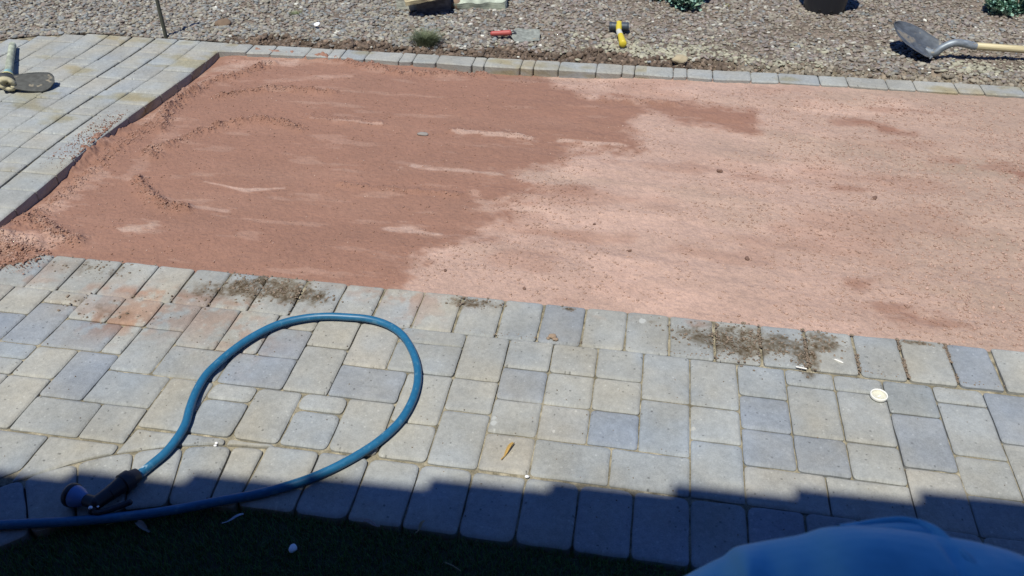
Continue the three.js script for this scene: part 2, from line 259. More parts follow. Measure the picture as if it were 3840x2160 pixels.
// a paver from its outline (metres, x and z): worn, chamfered, slightly rounded corners
function paverGeo(poly, gap, r, far, wob = 0.0012, depth = 0.055) {
  let cx = 0, cz = 0; for (const [x, z] of poly) { cx += x / poly.length; cz += z / poly.length; }
  const n = poly.length, ins = [];
  for (let i = 0; i < n; i++) { // inset each edge by half a joint
    const [ax, az] = poly[(i + n - 1) % n], [bx, bz] = poly[i], [dx, dz] = poly[(i + 1) % n];
    const e = (px, pz, qx, qz) => { let nx = -(qz - pz), nz = qx - px; const l = Math.hypot(nx, nz) || 1; nx /= l; nz /= l; if ((cx - px) * nx + (cz - pz) * nz < 0) { nx = -nx; nz = -nz; } return [px + nx * gap, pz + nz * gap, qx - px, qz - pz]; };
    const [p0, p1, p2, p3] = e(ax, az, bx, bz), [q0, q1, q2, q3] = e(bx, bz, dx, dz), det = p2 * q3 - p3 * q2;
    if (Math.abs(det) < 1e-7) { ins.push([bx, bz]); continue; }
    const t = ((q0 - p0) * q3 - (q1 - p1) * q2) / det; ins.push([p0 + p2 * t, p1 + p3 * t]);
  }
  const out = [];
  for (let i = 0; i < n; i++) {
    const [ax, az] = ins[(i + n - 1) % n], [bx, bz] = ins[i], [dx, dz] = ins[(i + 1) % n];
    const l1 = Math.hypot(bx - ax, bz - az), l2 = Math.hypot(dx - bx, dz - bz), q = Math.min(r * rr(0.5, 1.5), l1 * 0.4, l2 * 0.4);
    for (let k = 0; k <= 3; k++) { const t = k / 3, s = 1 - t; const A = [bx + (ax - bx) * q / l1, bz + (az - bz) * q / l1], B = [bx + (dx - bx) * q / l2, bz + (dz - bz) * q / l2]; out.push([s * s * A[0] + 2 * s * t * bx + t * t * B[0], s * s * A[1] + 2 * s * t * bz + t * t * B[1]]); }
    const m = Math.max(1, Math.round(l2 / 0.045)); for (let k = 1; k < m; k++) { const t = k / m; if (t * l2 > q && (1 - t) * l2 > r * 1.5) out.push([mix(bx, dx, t) + rr(-wob, wob), mix(bz, dz, t) + rr(-wob, wob)]); }
  }
  const N = out.length, pos = [], uv = [], idx = [], ring = (f, y, jit = 0) => { const b = pos.length / 3; for (const [x, z] of out) { const d = Math.hypot(x - cx, z - cz), k = Math.max(0.1, 1 - (f + (jit ? rr(0, jit) : 0)) / d); const X = cx + (x - cx) * k, Z = cz + (z - cz) * k; pos.push(X - cx, y, Z - cz); uv.push(far ? (X + y) / 2.2 : (X - PX0) / (PX1 - PX0), far ? (Z + 2 * y) / 2.2 : (Z + y - PZ0) / (PZ1 - PZ0)); } return b; };
  const band = (a, b) => { for (let i = 0; i < N; i++) { const j = (i + 1) % N; idx.push(a + i, b + i, a + j, a + j, b + i, b + j); } };
  const s0 = ring(0, -depth), s1 = ring(0, -0.005), t0 = ring(0, -0.005), t1 = ring(0.003, -0.0018, 0.002), t2 = ring(0.008, 0, 0.003), t3 = ring(0.018, 0);
  band(s0, s1); band(t0, t1); band(t1, t2); band(t2, t3);
  const c = pos.length / 3; pos.push(0, 0, 0); uv.push(far ? cx / 2.2 : (cx - PX0) / (PX1 - PX0), far ? cz / 2.2 : (cz - PZ0) / (PZ1 - PZ0));
  for (let i = 0; i < N; i++) idx.push(t3 + i, c, t3 + (i + 1) % N);
  let ar = 0; for (let i = 0; i < N; i++) { const [x, z] = out[i], [X, Z] = out[(i + 1) % N]; ar += x * Z - X * z; }
  if (ar > 0) for (let i = 0; i < idx.length; i += 3) { const t = idx[i + 1]; idx[i + 1] = idx[i + 2]; idx[i + 2] = t; }
  return [geoOf(pos, idx, uv), cx, cz];
}
let nPaver = 0;
function paver(poly, tone, { far = 0, gap = 0.0019, r = 0.008, y = 0, tilt = 0.005, parent = patio, name = 'paver' } = {}) {
  const [g, cx, cz] = paverGeo(poly, gap, r, far);
  const m = shade(new THREE.Mesh(g, paverMat[tone][far ? 1 : 0])); m.name = nPaver ? `${name}_${String(nPaver).padStart(3, '0')}` : name; nPaver++;
  m.position.set(cx, y + rr(-0.0015, 0.001), cz); m.rotation.set(rr(-tilt, tilt), 0, rr(-tilt, tilt)); parent.add(m); return m;
}
// module grid to metres, with the slight creep that the laid rows show
const gx = (i, j) => 0.009 + UNIT * (i + 0.38 * Math.min(1, Math.max(0, (-14 - i) / 14)) * Math.min(1, Math.max(0, (-24 - j) / 6)) - 0.06 + 0.14 * Math.max(0, i) / 13);
const gz = (i, j) => 0.052 + UNITZ * (j + 0.2 * Math.max(0, i) / 13 - 0.08 * Math.max(0, -i) / 28);
const ARC = [-0.92, -0.53, 0.968, 0.764]; // the border swings round here towards the lawn
const used = new Set();
function cut(poly) { // trim an outline to the outside of the curved border
  const out = p => p[0] > ARC[0] ? p[1] < ARC[1] - ARC[2] : Math.hypot(p[0] - ARC[0], p[1] - ARC[1]) > ARC[2] + 0.001;
  if (poly.every(out)) return poly;
  const dense = []; for (let i = 0; i < poly.length; i++) { const a = poly[i], b = poly[(i + 1) % poly.length]; for (let k = 0; k < 8; k++) dense.push([mix(a[0], b[0], k / 8), mix(a[1], b[1], k / 8)]); }
  const ok = dense.map(out); if (!ok.some(v => v)) return null;
  const cross = []; for (let i = 0; i < dense.length; i++) { const j = (i + 1) % dense.length; if (ok[i] !== ok[j]) { let a = dense[i], b = dense[j]; for (let t = 0; t < 20; t++) { const m = [(a[0] + b[0]) / 2, (a[1] + b[1]) / 2]; if (out(m) === out(a)) a = m; else b = m; } cross.push([i, a]); } }
  if (cross.length !== 2) return poly;
  const res = []; for (let i = 0; i < dense.length; i++) { if (ok[i] && i % 8 === 0) res.push(dense[i]); const c = cross.find(q => q[0] === i); if (c) res.push(c[1]); }
  return res.length > 2 ? res : null;
}
function gridPaver(i0, i1, j0, j1, tone, o = {}) {
  for (let i = i0; i < i1; i++) for (let j = j0; j < j1; j++) used.add(i + ',' + j);
  const p = cut([[gx(i0, j0), gz(i0, j0)], [gx(i1, j0), gz(i1, j0)], [gx(i1, j1), gz(i1, j1)], [gx(i0, j1), gz(i0, j1)]]);
  if (!p) return; const xs = p.map(q => q[0]), zs = p.map(q => q[1]); if (Math.min(Math.max(...xs) - Math.min(...xs), Math.max(...zs) - Math.min(...zs)) < 0.018) return;
  paver(p, tone, o);
}
const R1 = { r: 0.011 }, RND = { r: 0.020, gap: 0.0026 };
// [from column, to column, from row, to row, tone]
const FIELD = {
  left: [[-30, -28, -31, -29, 'b'], [-28, -26, -31, -30, 'b'], [-28, -26, -30, -27, 'd'], [-26, -24, -31, -29, 'b'], [-24, -22, -31, -29, 'w'], [-22, -20, -31, -29, 'c'], [-20, -18, -31, -28, 'c'], [-18, -16, -31, -28, 'b'], [-30, -28, -29, -27, 'd'], [-26, -23, -29, -27, 'd'], [-23, -22, -29, -27, 'b'], [-22, -20, -29, -26, 'g'], [-20, -17, -28, -26, 'c'], [-17, -14, -28, -26, 'd'], [-28, -26, -27, -26, 'c'], [-26, -24, -27, -25, 'b'], [-24, -22, -27, -24, 'd'], [-28, -26, -26, -25, 'b'], [-26, -24, -25, -22, 'b'], [-22, -19, -26, -24, 'c'], [-19, -17, -26, -23, 'b'], [-24, -21, -24, -22, 'c'], [-21, -19, -24, -22, 'g']],
  middle: [[-16, -14, -31, -30, 'b'], [-16, -14, -30, -28, 'd'], [-14, -12, -31, -29, 'b'], [-12, -10, -31, -28, 'w'], [-10, -7, -31, -30, 'c'], [-10, -7, -30, -28, 'c'], [-7, -5, -31, -28, 'b'], [-14, -12, -29, -26, 'b'], [-12, -9, -28, -26, 'd'], [-9, -7, -28, -25, 'b'], [-7, -5, -28, -26, 'b'], [-7, -5, -26, -23, 'g']],
  right: [[-5, -3, -31, -29, 'b'], [-3, -1, -31, -29, 'b'], [-1, 1, -31, -29, 'c'], [1, 3, -31, -28, 'g'], [3, 5, -31, -28, 'g'], [-5, -3, -29, -27, 'd'], [-3, -1, -29, -27, 'b'], [-1, 1, -29, -27, 'b'], [-5, -3, -27, -25, 'g'], [-3, -1, -27, -25, 'w'], [-1, 1, -27, -25, 'd'], [1, 3, -28, -25, 'c'], [3, 5, -28, -26, 'b'], [3, 5, -26, -23, 'c'], [5, 8, -25, -23, 'w'], [8, 11, -25, -23, 'b']],
  farRight: [[7, 9, -31, -30, 'g'], [9, 11, -31, -30, 'g'], [7, 9, -30, -27, 'g'], [9, 11, -30, -27, 'g'], [11, 13, -31, -29, 's'], [11, 13, -29, -26, 'd'], [13, 15, -31, -30, 'b'], [13, 15, -30, -27, 'g'], [15, 17, -31, -28, 'd'], [15, 17, -28, -25, 'b'], [13, 15, -27, -25, 'b'], [11, 13, -26, -23, 'w'], [13, 15, -25, -23, 'g'], [7, 9, -27, -25, 'd'], [9, 11, -27, -25, 'c'], [5, 7, -27, -25, 'd'], [5, 7, -29, -27, 'd'], [5, 7, -31, -29, 'c']],
};
for (const k in FIELD) for (const f of FIELD[k]) gridPaver(f[0], f[1], f[2], f[3], f[4], R1);
// small tumbled pavers inside the hose loop have wider, rounder corners
for (const f of [[-17, -15, -26, -25, 'b'], [-17, -15, -25, -23, 'c'], [-15, -13, -26, -23, 'b'], [-13, -11, -26, -25, 'b'], [-13, -11, -25, -23, 'g'], [-11, -9, -26, -23, 'b'], [-9, -7, -25, -23, 'b'], [-5, -4, -25, -23, 'w']]) if (f[0] !== -5) gridPaver(f[0], f[1], f[2], f[3], f[4], RND);
// three pavers that lie flat along the curved border
gridPaver(-5, -3, -25, -23, 'w', R1); gridPaver(-3, 0, -25, -23, 'c', R1); gridPaver(0, 3, -25, -23, 'c', R1);
// pavers sawn to the curve of the border
paver([[-1.699, -1.449], [-1.530, -1.449], [-1.534, -1.322], [-1.67, -1.20], [-1.699, -1.20]].map(([x, z]) => [x, z]), 'c', R1);
paver([[-1.529, -1.449], [-1.320, -1.449], [-1.321, -1.413], [-1.415, -1.362], [-1.533, -1.276], [-1.534, -1.30]], 'b', R1);
paver([[-1.306, -1.514], [-1.164, -1.516], [-1.180, -1.466], [-1.253, -1.440], [-1.319, -1.414]], 'b', R1);
paver([[-1.161, -1.516], [-1.046, -1.516], [-1.040, -1.494], [-1.100, -1.482], [-1.176, -1.466]], 'g', R1);
paver([[-1.036, -1.515], [-0.905, -1.516], [-0.903, -1.507], [-1.034, -1.495]], 'b', { r: 0.004, gap: 0.0012 });
for (const k of [-25, -24, -23, -22, -21, -20, -19, -18, -17, -16, -15, -14]) for (let q = -23; q < -15; q++) used.add(k + ',' + q);
for (const k of [-24, -23, -22, -21, -20, -19, -18]) used.add(k + ',-22');
for (let j = -31; j < -12; j++) for (let i = -34; i < 33; i++) { // what is left of the field
  if (used.has(i + ',' + j) || (j > -24 && i > -20) || (i > -24 && j > -21)) continue;
  const free = (a, b) => { for (let p = i; p < i + a; p++) for (let q = j; q < j + b; q++) if (used.has(p + ',' + q) || q > -13) return false; return true; };
  const opts = [[2, 3], [2, 2], [3, 2], [2, 1], [1, 2], [1, 1]].filter(o => free(...o)), o = opts[0][0] * opts[0][1] > 2 ? opts[Math.floor(rnd() * Math.min(3, opts.filter(q => q[0] * q[1] > 2).length))] : opts[0];
  if (gz(i, j) > -1.25 + 0.25 || gx(i, j) < -2.36) { for (let p = i; p < i + o[0]; p++) for (let q = j; q < j + o[1]; q++) used.add(p + ',' + q); continue; }
  gridPaver(i, i + o[0], j, j + o[1], pick(['b', 'c', 'd', 'g', 'b']), R1);
}
// the course along the sand, pavers standing end on
{
  const tones = 'bbbwcggbbwbccdbgcgcbcbdbcgb', xs = [-2.022, -1.900, -1.757, -1.623, -1.486, -1.355, -1.217, -1.074, -0.936, -0.804, -0.665, -0.530, -0.391, -0.260, -0.122, 0.014, 0.152, 0.291, 0.431, 0.570, 0.719, 0.857, 0.998, 1.130, 1.268, 1.41, 1.55, 1.69, 1.83, 1.97, 2.11, 2.25, 2.39];
  for (let i = 0; i + 1 < xs.length; i++) { const s = rr(-0.003, 0.003), gap = { gap: [18, 19, 22].includes(i) ? 0.0055 : 0.0034, r: 0.012 }; paver([[xs[i] + s, -2.262], [xs[i + 1] + s, -2.262], [xs[i + 1], gz(5, -31)], [xs[i], gz(5, -31)]], tones[i % tones.length], gap); }
  for (const [a, b] of [[-2.165, -2.022], [-2.31, -2.165]]) paver([[a, -2.262], [b, -2.262], [b, gz(-20, -31)], [a, gz(-20, -31)]], 'c', { y: -0.002 });
}
// border course beside the lawn, straight and then curved
{
  const xs = [-0.922, -0.772, -0.632, -0.492, -0.350, -0.2085, -0.0675, 0.0725, 0.2145, 0.355, 0.4975, 0.638, 0.778, 0.918, 1.058, 1.2, 1.34, 1.48, 1.62, 1.76, 1.9, 2.04, 2.18, 2.32], tones = 'bcbbgcddsdsccgb';
  for (let i = 0; i + 1 < xs.length; i++) paver([[xs[i], -1.5135], [xs[i + 1], -1.5135], [xs[i + 1], -1.302], [xs[i], -1.302]], tones[i % tones.length], RND);
  const bnd = [[-1.014, -1.49], [-1.142, -1.464], [-1.267, -1.425], [-1.392, -1.359], [-1.507, -1.295], [-1.60, -1.20]].map(([x, z]) => Math.atan2(z - ARC[1], x - ARC[0]));
  bnd.unshift(-Math.PI / 2 - 0.004); bnd.push(bnd[6] - 0.16, bnd[6] - 0.31);
  for (let i = 0; i + 1 < bnd.length; i++) {
    const P = (a, q) => [ARC[0] + Math.cos(a) * q, ARC[1] + Math.sin(a) * q], m = (bnd[i] + bnd[i + 1]) / 2;
    paver([P(bnd[i + 1], ARC[2]), P(m, ARC[2] + 0.002), P(bnd[i], ARC[2]), P(bnd[i], ARC[3]), P(bnd[i + 1], ARC[3])], 'bcgbbcgcb'[i], RND);
  }
}
// the older patio on the far left: long courses running away from the camera
{
  const edge = z => -2.272 - 0.082 * sstep(-4.2, -3.0, z);
  const far = x => x > -3.05 ? -4.30 : -4.30 + 0.38 * ((-3.05 - x) / 0.75) ** 2;
  let off = 0;
  for (let c = 0; c < 12; c++) {
    const w = c === 0 ? 0.165 : 0.134, o0 = off, o1 = off + w; off += w;
    let z = -4.298; const stop = c < 2 ? -2.27 : c < 4 ? -2.5 : c < 6 ? -2.9 : c < 8 ? -3.2 : -3.45;
    while (z < stop) {
      const l = c === 0 ? rr(0.128, 0.142) : pick([0.137, 0.205, 0.205, 0.137, 0.07]), z1 = Math.min(z + l, stop + 0.1);
      const f = far(edge(z) - o1), za = Math.max(z, f); z = z1; if (z1 - za < 0.03) continue;
      const sk = c ? 0.006 * Math.sin(c + z * 3) : 0;
      const zx = z1 + 0.0022; paver([[edge(za) - o1 + sk, Math.max(za, far(edge(za) - o1)) - 0.0022], [edge(za) - o0 + sk, Math.max(za, far(edge(za) - o0)) - 0.0022], [edge(z1) - o0 + sk, zx], [edge(z1) - o1 + sk, zx]], pick(['y', 'y', 'g', 'y', 'b', 'y', 'g']), { far: 1, gap: 0.0034, r: 0.006, tilt: 0.007 });
    }
  }
}
{ // joint sand that the pavers sit in
  const t = tex(512, 512, (u, v, o) => { const n = fbm(u * 40, v * 40, 4, 81), g = hash(Math.floor(u * 512), Math.floor(v * 512), 13) - 0.5; o[0] = 132 + 56 * n + 40 * g; o[1] = 125 + 54 * n + 38 * g; o[2] = 106 + 50 * n + 34 * g; }); t.repeat.set(1, 1);
  const m = std(0xffffff, 1, { map: t }), uvm = g => { const p = g.attributes.position, u = g.attributes.uv; for (let i = 0; i < p.count; i++) u.setXY(i, p.getX(i) * 1.2, p.getZ(i) * 1.2); return g; };
  const box = (x0, x1, z0, z1, y) => new THREE.BoxGeometry(x1 - x0, 0.03, z1 - z0).translate((x0 + x1) / 2, y - 0.015, (z0 + z1) / 2);
  const nx = 380, nz = 80, g = new THREE.PlaneGeometry(4.92, 0.99, nx, nz).rotateX(-Math.PI / 2).translate(-0.04, 0, -1.765), p = g.attributes.position;
  for (let i = 0; i < p.count; i++) { const x = p.getX(i), z = p.getZ(i); p.setY(i, (x > ARC[0] ? z > -1.318 : Math.hypot(x - ARC[0], z - ARC[1]) < ARC[3] + 0.02) ? -0.07 : -0.009 + 0.007 * fbm(x * 9, z * 9, 3, 83) - 0.004 * sstep(-0.2, 0.4, vn(x * 3, z * 3, 84))); }
  g.computeVertexNormals();
  part('joint_sand', uvm(g), m, patio); part('joint_sand', uvm(box(-4.1, -2.44, -4.285, -2.2, -0.012)), m, patio);
}

// ---------------------------------------------------------------- kerb between sand and gravel
{
  const kerb = new THREE.Group(); kerb.name = 'kerb'; scene.add(kerb); tag(kerb, 'low kerb of pale concrete stones between the sand and the gravel', null, 'structure');
  const js = [-2.285, -2.121, -1.987, -1.793, -1.671, -1.602, -1.471, -1.284, -1.213, -1.088, -0.897, -0.833, -0.644, -0.576, -0.447, -0.2535, -0.1235, -0.059, 0.135, 0.204, 0.332, 0.520, 0.657, 0.8555, 0.990, 1.181, 1.311, 1.508, 1.631, 1.823, 1.955, 2.15, 2.28, 2.48, 2.61];
  nPaver = 0; const tn = 'gbybbcbbybbybbgbbybbgycybbbbgbygbgb';
  for (let i = 0; i + 1 < js.length; i++) {
    const a = js[i], b = js[i + 1], f = kerbFront(a) + rr(-0.006, 0.006), f2 = kerbFront(b) + rr(-0.006, 0.006);
    paver([[a, kerbFront(a) - 0.118], [b, kerbFront(b) - 0.118], [b, f2], [a, f]], tn[i], { far: 1, gap: 0.0016, r: 0.012, tilt: 0.022, y: 0.003, parent: kerb, name: 'kerb_stone' });
  }
}

// ---------------------------------------------------------------- soil and clods on the paving
const CLODGEO = lump(0, 0.35, 5);
{
  const root = new THREE.Group(); root.name = 'soil_crumbs'; scene.add(root); tag(root, 'brown soil crumbs left on the pavers along the sand edge', null, 'stuff');
  const L = [], col = () => { const f = rr(0.7, 1.25); return rgb(0.20 * f, 0.155 * f, 0.115 * f); };
  for (const [px, pz, rx, rz, a] of SOIL) { const n = Math.round(9000 * rx * rz * a * a * 8 + 6); for (let i = 0; i < n; i++) { const x = px + rx * (rnd() + rnd() + rnd() - 1.5) * 1.2, z = Math.max(-2.255, pz + rz * (rnd() + rnd() + rnd() - 1.5) * 1.2), s = 0.0009 + 0.0044 * rnd() ** 3; L.push([x, s * 0.3, z, s, s * rr(0.5, 0.9), s * rr(0.7, 1.3), rr(0, 6.3), rr(-0.4, 0.4), col()]); } }
  for (let i = 0; i < 700; i++) { const x = rr(-2, 1.2), z = -2.08 + 0.012 * (rnd() + rnd() - 1), s = rr(0.001, 0.004) * (vn(x * 5, 3, 91) > -0.1 ? 1 : 0.5); L.push([x, s * 0.1 - 0.003, z, s, s, s, rr(0, 6), 0.2, col()]); }
  for (let i = 0; i < 260; i++) { const x = rr(-2, 1.2), z = rr(-2.2, -1.35), s = rr(0.0008, 0.0022); L.push([x, s * 0.3, z, s, s, s, rr(0, 6), 0.2, col()]); }
  for (const xx of [0.431, 0.570, 0.719, 0.857, 0.998]) for (let i = 0; i < 260; i++) { const s = 0.0008 + 0.0028 * rnd() ** 2.5, z = rr(-2.26, -2.08); if (vn(xx * 9, z * 22, 93) < -0.25) continue; L.push([xx + 0.007 * (rnd() + rnd() - 1), -0.003 + s * 0.2, z, s * rr(0.7, 1.6), s * 0.7, s, rr(0, 6), 0.2, col()]); }
  scatter('crumbs', CLODGEO, std(0xffffff, 1), L, root);
}

// ---------------------------------------------------------------- gravel yard behind the kerb
const yardEdge = x => x < -3.0 ? -4.305 + 0.38 * Math.max(0, (-3.05 - x) / 0.75) ** 2 : x < -2.28 ? -4.306 : kerbFront(x) - 0.122;
const soilStrip = (x, z) => { const d = yardEdge(x) - z, w = 0.10 + 0.05 * vn(x * 4, 1, 101) + 0.05 * sstep(-1.2, -0.4, x) * sstep(1.0, 0.3, x); return sstep(w + 0.04, w - 0.02, d + 0.04 * fbm(x * 9, z * 9, 3, 102)) * sstep(-2.4, -2.1, x); };
const yardH = (x, z) => -0.006 + 0.012 * fbm(x * 3, z * 3, 3, 103) + 0.01 * sstep(-4.5, -5, z) - soilStrip(x, z) * (0.016 - 0.040 * fbm(x * 16, z * 16, 3, 104));
{
  const nx = 520, nz = 150, pos = [], idx = [], uv = [];
  for (let j = 0; j <= nz; j++) for (let i = 0; i <= nx; i++) { const x = mix(-6, 5, i / nx), z = mix(yardEdge(x) + 0.001, -8, (j / nz) ** 1.8); pos.push(x, yardH(x, z), z); uv.push((x + 6) / 11, (z + 8) / 4.4); }
  for (let j = 0; j < nz; j++) for (let i = 0; i < nx; i++) { const a = j * (nx + 1) + i, b = a + 1, c = a + nx + 1, d = c + 1; idx.push(a, b, d, a, d, c); }
  const t = tex(1536, 600, (u, v, o) => { const x = -6 + 11 * u, z = -8 + 4.4 * v, s = soilStrip(x, z), n = fbm(x * 30, z * 30, 3, 105), g = hash(Math.floor(u * 1536), Math.floor(v * 600), 14) - 0.5; const tn = sstep(0.1, 0.7, x); o[0] = mix(112, mix(78, 122, tn), s) + 46 * n + 30 * g; o[1] = mix(101, mix(65, 112, tn), s) + 42 * n + 30 * g; o[2] = mix(90, mix(54, 94, tn), s) + 40 * n + 28 * g; });
  const m = mesh('gravel_yard', geoOf(pos, idx, uv), std(0xffffff, 1, { map: t })); tag(m, 'brown earth of the yard beneath the gravel behind the kerb', null, 'structure');
  const root = new THREE.Group(); root.name = 'gravel'; scene.add(root); tag(root, 'mixed grey, tan and pinkish landscaping gravel behind the kerb', null, 'stuff');
  const shapes = [lump(1, 0.28, 1), lump(1, 0.34, 12), lump(1, 0.25, 23)], L = [[], [], []];
  const pal = [[0.245, 0.225, 0.22], [0.275, 0.245, 0.205], [0.205, 0.165, 0.148], [0.215, 0.222, 0.235], [0.255, 0.205, 0.185], [0.31, 0.285, 0.25], [0.15, 0.135, 0.13], [0.225, 0.20, 0.185]];
  let made = 0;
  for (let i = 0; i < 120000 && made < 62000; i++) {
    const x = rr(-5.2, 3.4), e = yardEdge(x), z = Math.max(-4.3, e) - 2.4 * rnd() ** 1.25; if (z > e - 0.006) continue;
    const strip = soilStrip(x, z), dusty = blob(x, z, x, e - 0.22, 1, 0.13) * sstep(-1.0, -0.2, x) * sstep(-0.45, 0.05, fbm(x * 3, z * 5, 2, 106));
    if (rnd() < strip * 0.93) continue;
    const patchy = sstep(-0.1, 0.5, fbm(x * 2.2 + 3, z * 3, 3, 107)) * sstep(-1.2, 0.3, x); // thinner gravel, more earth
    const s = (0.0055 + 0.0075 * rnd() ** 1.4) * (1 - 0.25 * patchy), f = rr(0.72, 1.22); let c = pick(pal); if (x > -0.8 && rnd() < 0.45) c = pick([[0.25, 0.21, 0.185], [0.27, 0.235, 0.20], [0.235, 0.195, 0.19]]); const w = rnd(); if (w > 0.985) c = [0.60, 0.58, 0.55]; else if (w > 0.95) c = [0.40, 0.38, 0.355];
    if (x < -1.2 && rnd() < 0.5) c = pick([pal[0], pal[3], pal[5], pal[1]]);
    if (rnd() < dusty * 0.95) c = pick([[0.37, 0.345, 0.275], [0.33, 0.31, 0.25]]); if (rnd() < patchy * 0.6) c = [0.235, 0.198, 0.165];
    if (rnd() < patchy * 0.35) continue;
    L[made % 3].push([x, yardH(x, z) + s * rr(0.1, 0.55), z, s * rr(0.9, 1.7), s * rr(0.45, 0.75), s * rr(0.75, 1.15), rr(0, 6.3), rr(-0.4, 0.4), rgb(c[0] * f * 0.97, c[1] * f, c[2] * f * 0.94)]); made++;
  }
  const mat = std(0xffffff, 0.85); L.forEach((l, i) => scatter(['pebbles', 'chips', 'stones'][i], shapes[i], mat, l, root));
  const soil = new THREE.Group(); soil.name = 'soil_clods'; scene.add(soil); tag(soil, 'dark brown soil clods in the strip dug out behind the kerb', null, 'stuff');
  const S = [];
  for (let i = 0; i < 14000; i++) { const x = rr(-2.3, 2.6), z = yardEdge(x) - 0.006 - 0.26 * rnd(); if (rnd() > soilStrip(x, z)) continue; const s = 0.003 + 0.014 * rnd() ** 3, f = rr(0.6, 1.3), tan = sstep(0.1, 0.7, x + 0.5 * vn(x * 5, z * 9, 108)) * (rnd() < 0.8 ? 1 : 0.2), lt = rnd() < 0.2 ? 1.6 : 1; S.push([x, yardH(x, z) + s * 0.3, z, s * rr(0.8, 1.4), s * rr(0.6, 1), s * rr(0.8, 1.2), rr(0, 6.3), rr(-0.5, 0.5), rgb(mix(0.125 * lt, 0.255, tan) * f, mix(0.092 * lt, 0.225, tan) * f, mix(0.068 * lt, 0.175, tan) * f)]); }
  scatter('clods', lump(1, 0.4, 31), std(0xffffff, 1), S, soil);
}

// ---------------------------------------------------------------- lawn at the near side
{
  const inLawn = (x, z) => x > ARC[0] ? z > -1.302 + 0.006 * vn(x * 30, 2, 195) : Math.hypot(x - ARC[0], z - ARC[1]) < ARC[3] - 0.006 || (z > ARC[1] && x > -1.68);
  const shape = new THREE.Shape(); shape.moveTo(2.4, 1.297); shape.lineTo(ARC[0], 1.297);
  for (let i = 1; i <= 16; i++) { const a = -Math.PI / 2 - i / 16 * Math.PI / 2; shape.lineTo(ARC[0] + Math.cos(a) * (ARC[3] - 0.005), -(ARC[1] + Math.sin(a) * (ARC[3] - 0.005))); }
  shape.lineTo(-1.684, -1.2); shape.lineTo(2.4, -1.2);
  const soilMat = std(rgb(0.05, 0.06, 0.035), 1);
  const base = mesh('lawn_base', new THREE.ShapeGeometry(shape).rotateX(-Math.PI / 2).translate(0, -0.022, 0), soilMat); tag(base, 'dark backing of the lawn below the patio border', null, 'structure');
  const pos = [], idx = []; // blade: bent, three segments
  for (let k = 0; k < 4; k++) { const t = k / 3, w = 0.0011 * (1 - t * 0.85), z = 0.35 * t * t; pos.push(-w, t, z, w, t, z); if (k < 3) { const a = k * 2; idx.push(a, a + 1, a + 3, a, a + 3, a + 2); } }
  const L = [];
  for (let i = 0; i < 100000; i++) {
    const nearE = i < 62000, x = nearE ? rr(-1.66, 1.0) : rr(-1.66, 2.3), z = nearE ? rr(-1.31, -0.85) : rr(-1.31, 0.9); if (!inLawn(x, z)) continue;
    const h = rr(0.012, 0.024), f = rr(0.6, 1.35), b = rnd() < 0.12; L.push([x, -0.021, z, 1, h, h, rr(0, 6.3), rr(-0.5, 0.5), b ? rgb(0.15 * f, 0.14 * f, 0.06 * f) : rgb(0.085 * f, 0.185 * f, 0.045 * f)]);
  }
  const root = new THREE.Group(); root.name = 'grass'; scene.add(root); tag(root, 'short dark green grass in the shade below the patio border', null, 'stuff');
  scatter('blades', geoOf(pos, idx), std(0xffffff, 0.7, { side: THREE.DoubleSide }), L, root);
}

// ---------------------------------------------------------------- house behind the camera, whose roof edge throws the stepped shadow
{
  const house = thing('house', 'stucco house with a tiled porch roof whose edge shades the near pavers', 'house');
  const stucco = std(rgb(0.36, 0.28, 0.2), 0.95), clay = std(rgb(0.22, 0.13, 0.09), 0.9), wood = std(rgb(0.05, 0.037, 0.028), 0.9);
  part('wall', new THREE.BoxGeometry(9, 3.0, 0.2).translate(0, 1.4, 2.7), stucco, house);
  const y = 2.45, w = 0.312, H = [0.152 * y, 0.418 * y];
  const x0 = -4.6, x1 = 4.6, fz = x => -0.447 - 0.13 * (x + 0.826) + 0.14;
  const roof = part('roof', (() => { const P = []; for (const [x, z] of [[x0, fz(x0)], [x1, fz(x1)], [x1, 2.9], [x0, 2.9]]) { const up = 0.12 * (z - fz(x)); P.push([x, y - 0.14 + up, z], [x, y - 0.03 + up, z]); } const f = (a, b, c, d) => [a, b, c, a, c, d]; return geoOf(P.flat(), [...f(0, 2, 3, 1), ...f(2, 4, 5, 3), ...f(4, 6, 7, 5), ...f(6, 0, 1, 7), ...f(1, 3, 5, 7), ...f(0, 6, 4, 2)]); })(), wood, house);
  const tileGeo = new THREE.BoxGeometry(w + 0.03, 0.028, 0.43).translate(0, 0, 0.215);
  for (let k = -11; k <= 13; k++) {
    const t = part('roof_tile', tileGeo, clay, roof); t.position.set(-0.454 + w * k + w / 2 - H[0], y - 0.014 - 0.005 * (k & 1), -1.471 - 0.0405 * k + H[1]); t.position.x += 0.015; t.rotation.x = -0.1; t.rotation.y = 0.02;
  }
}

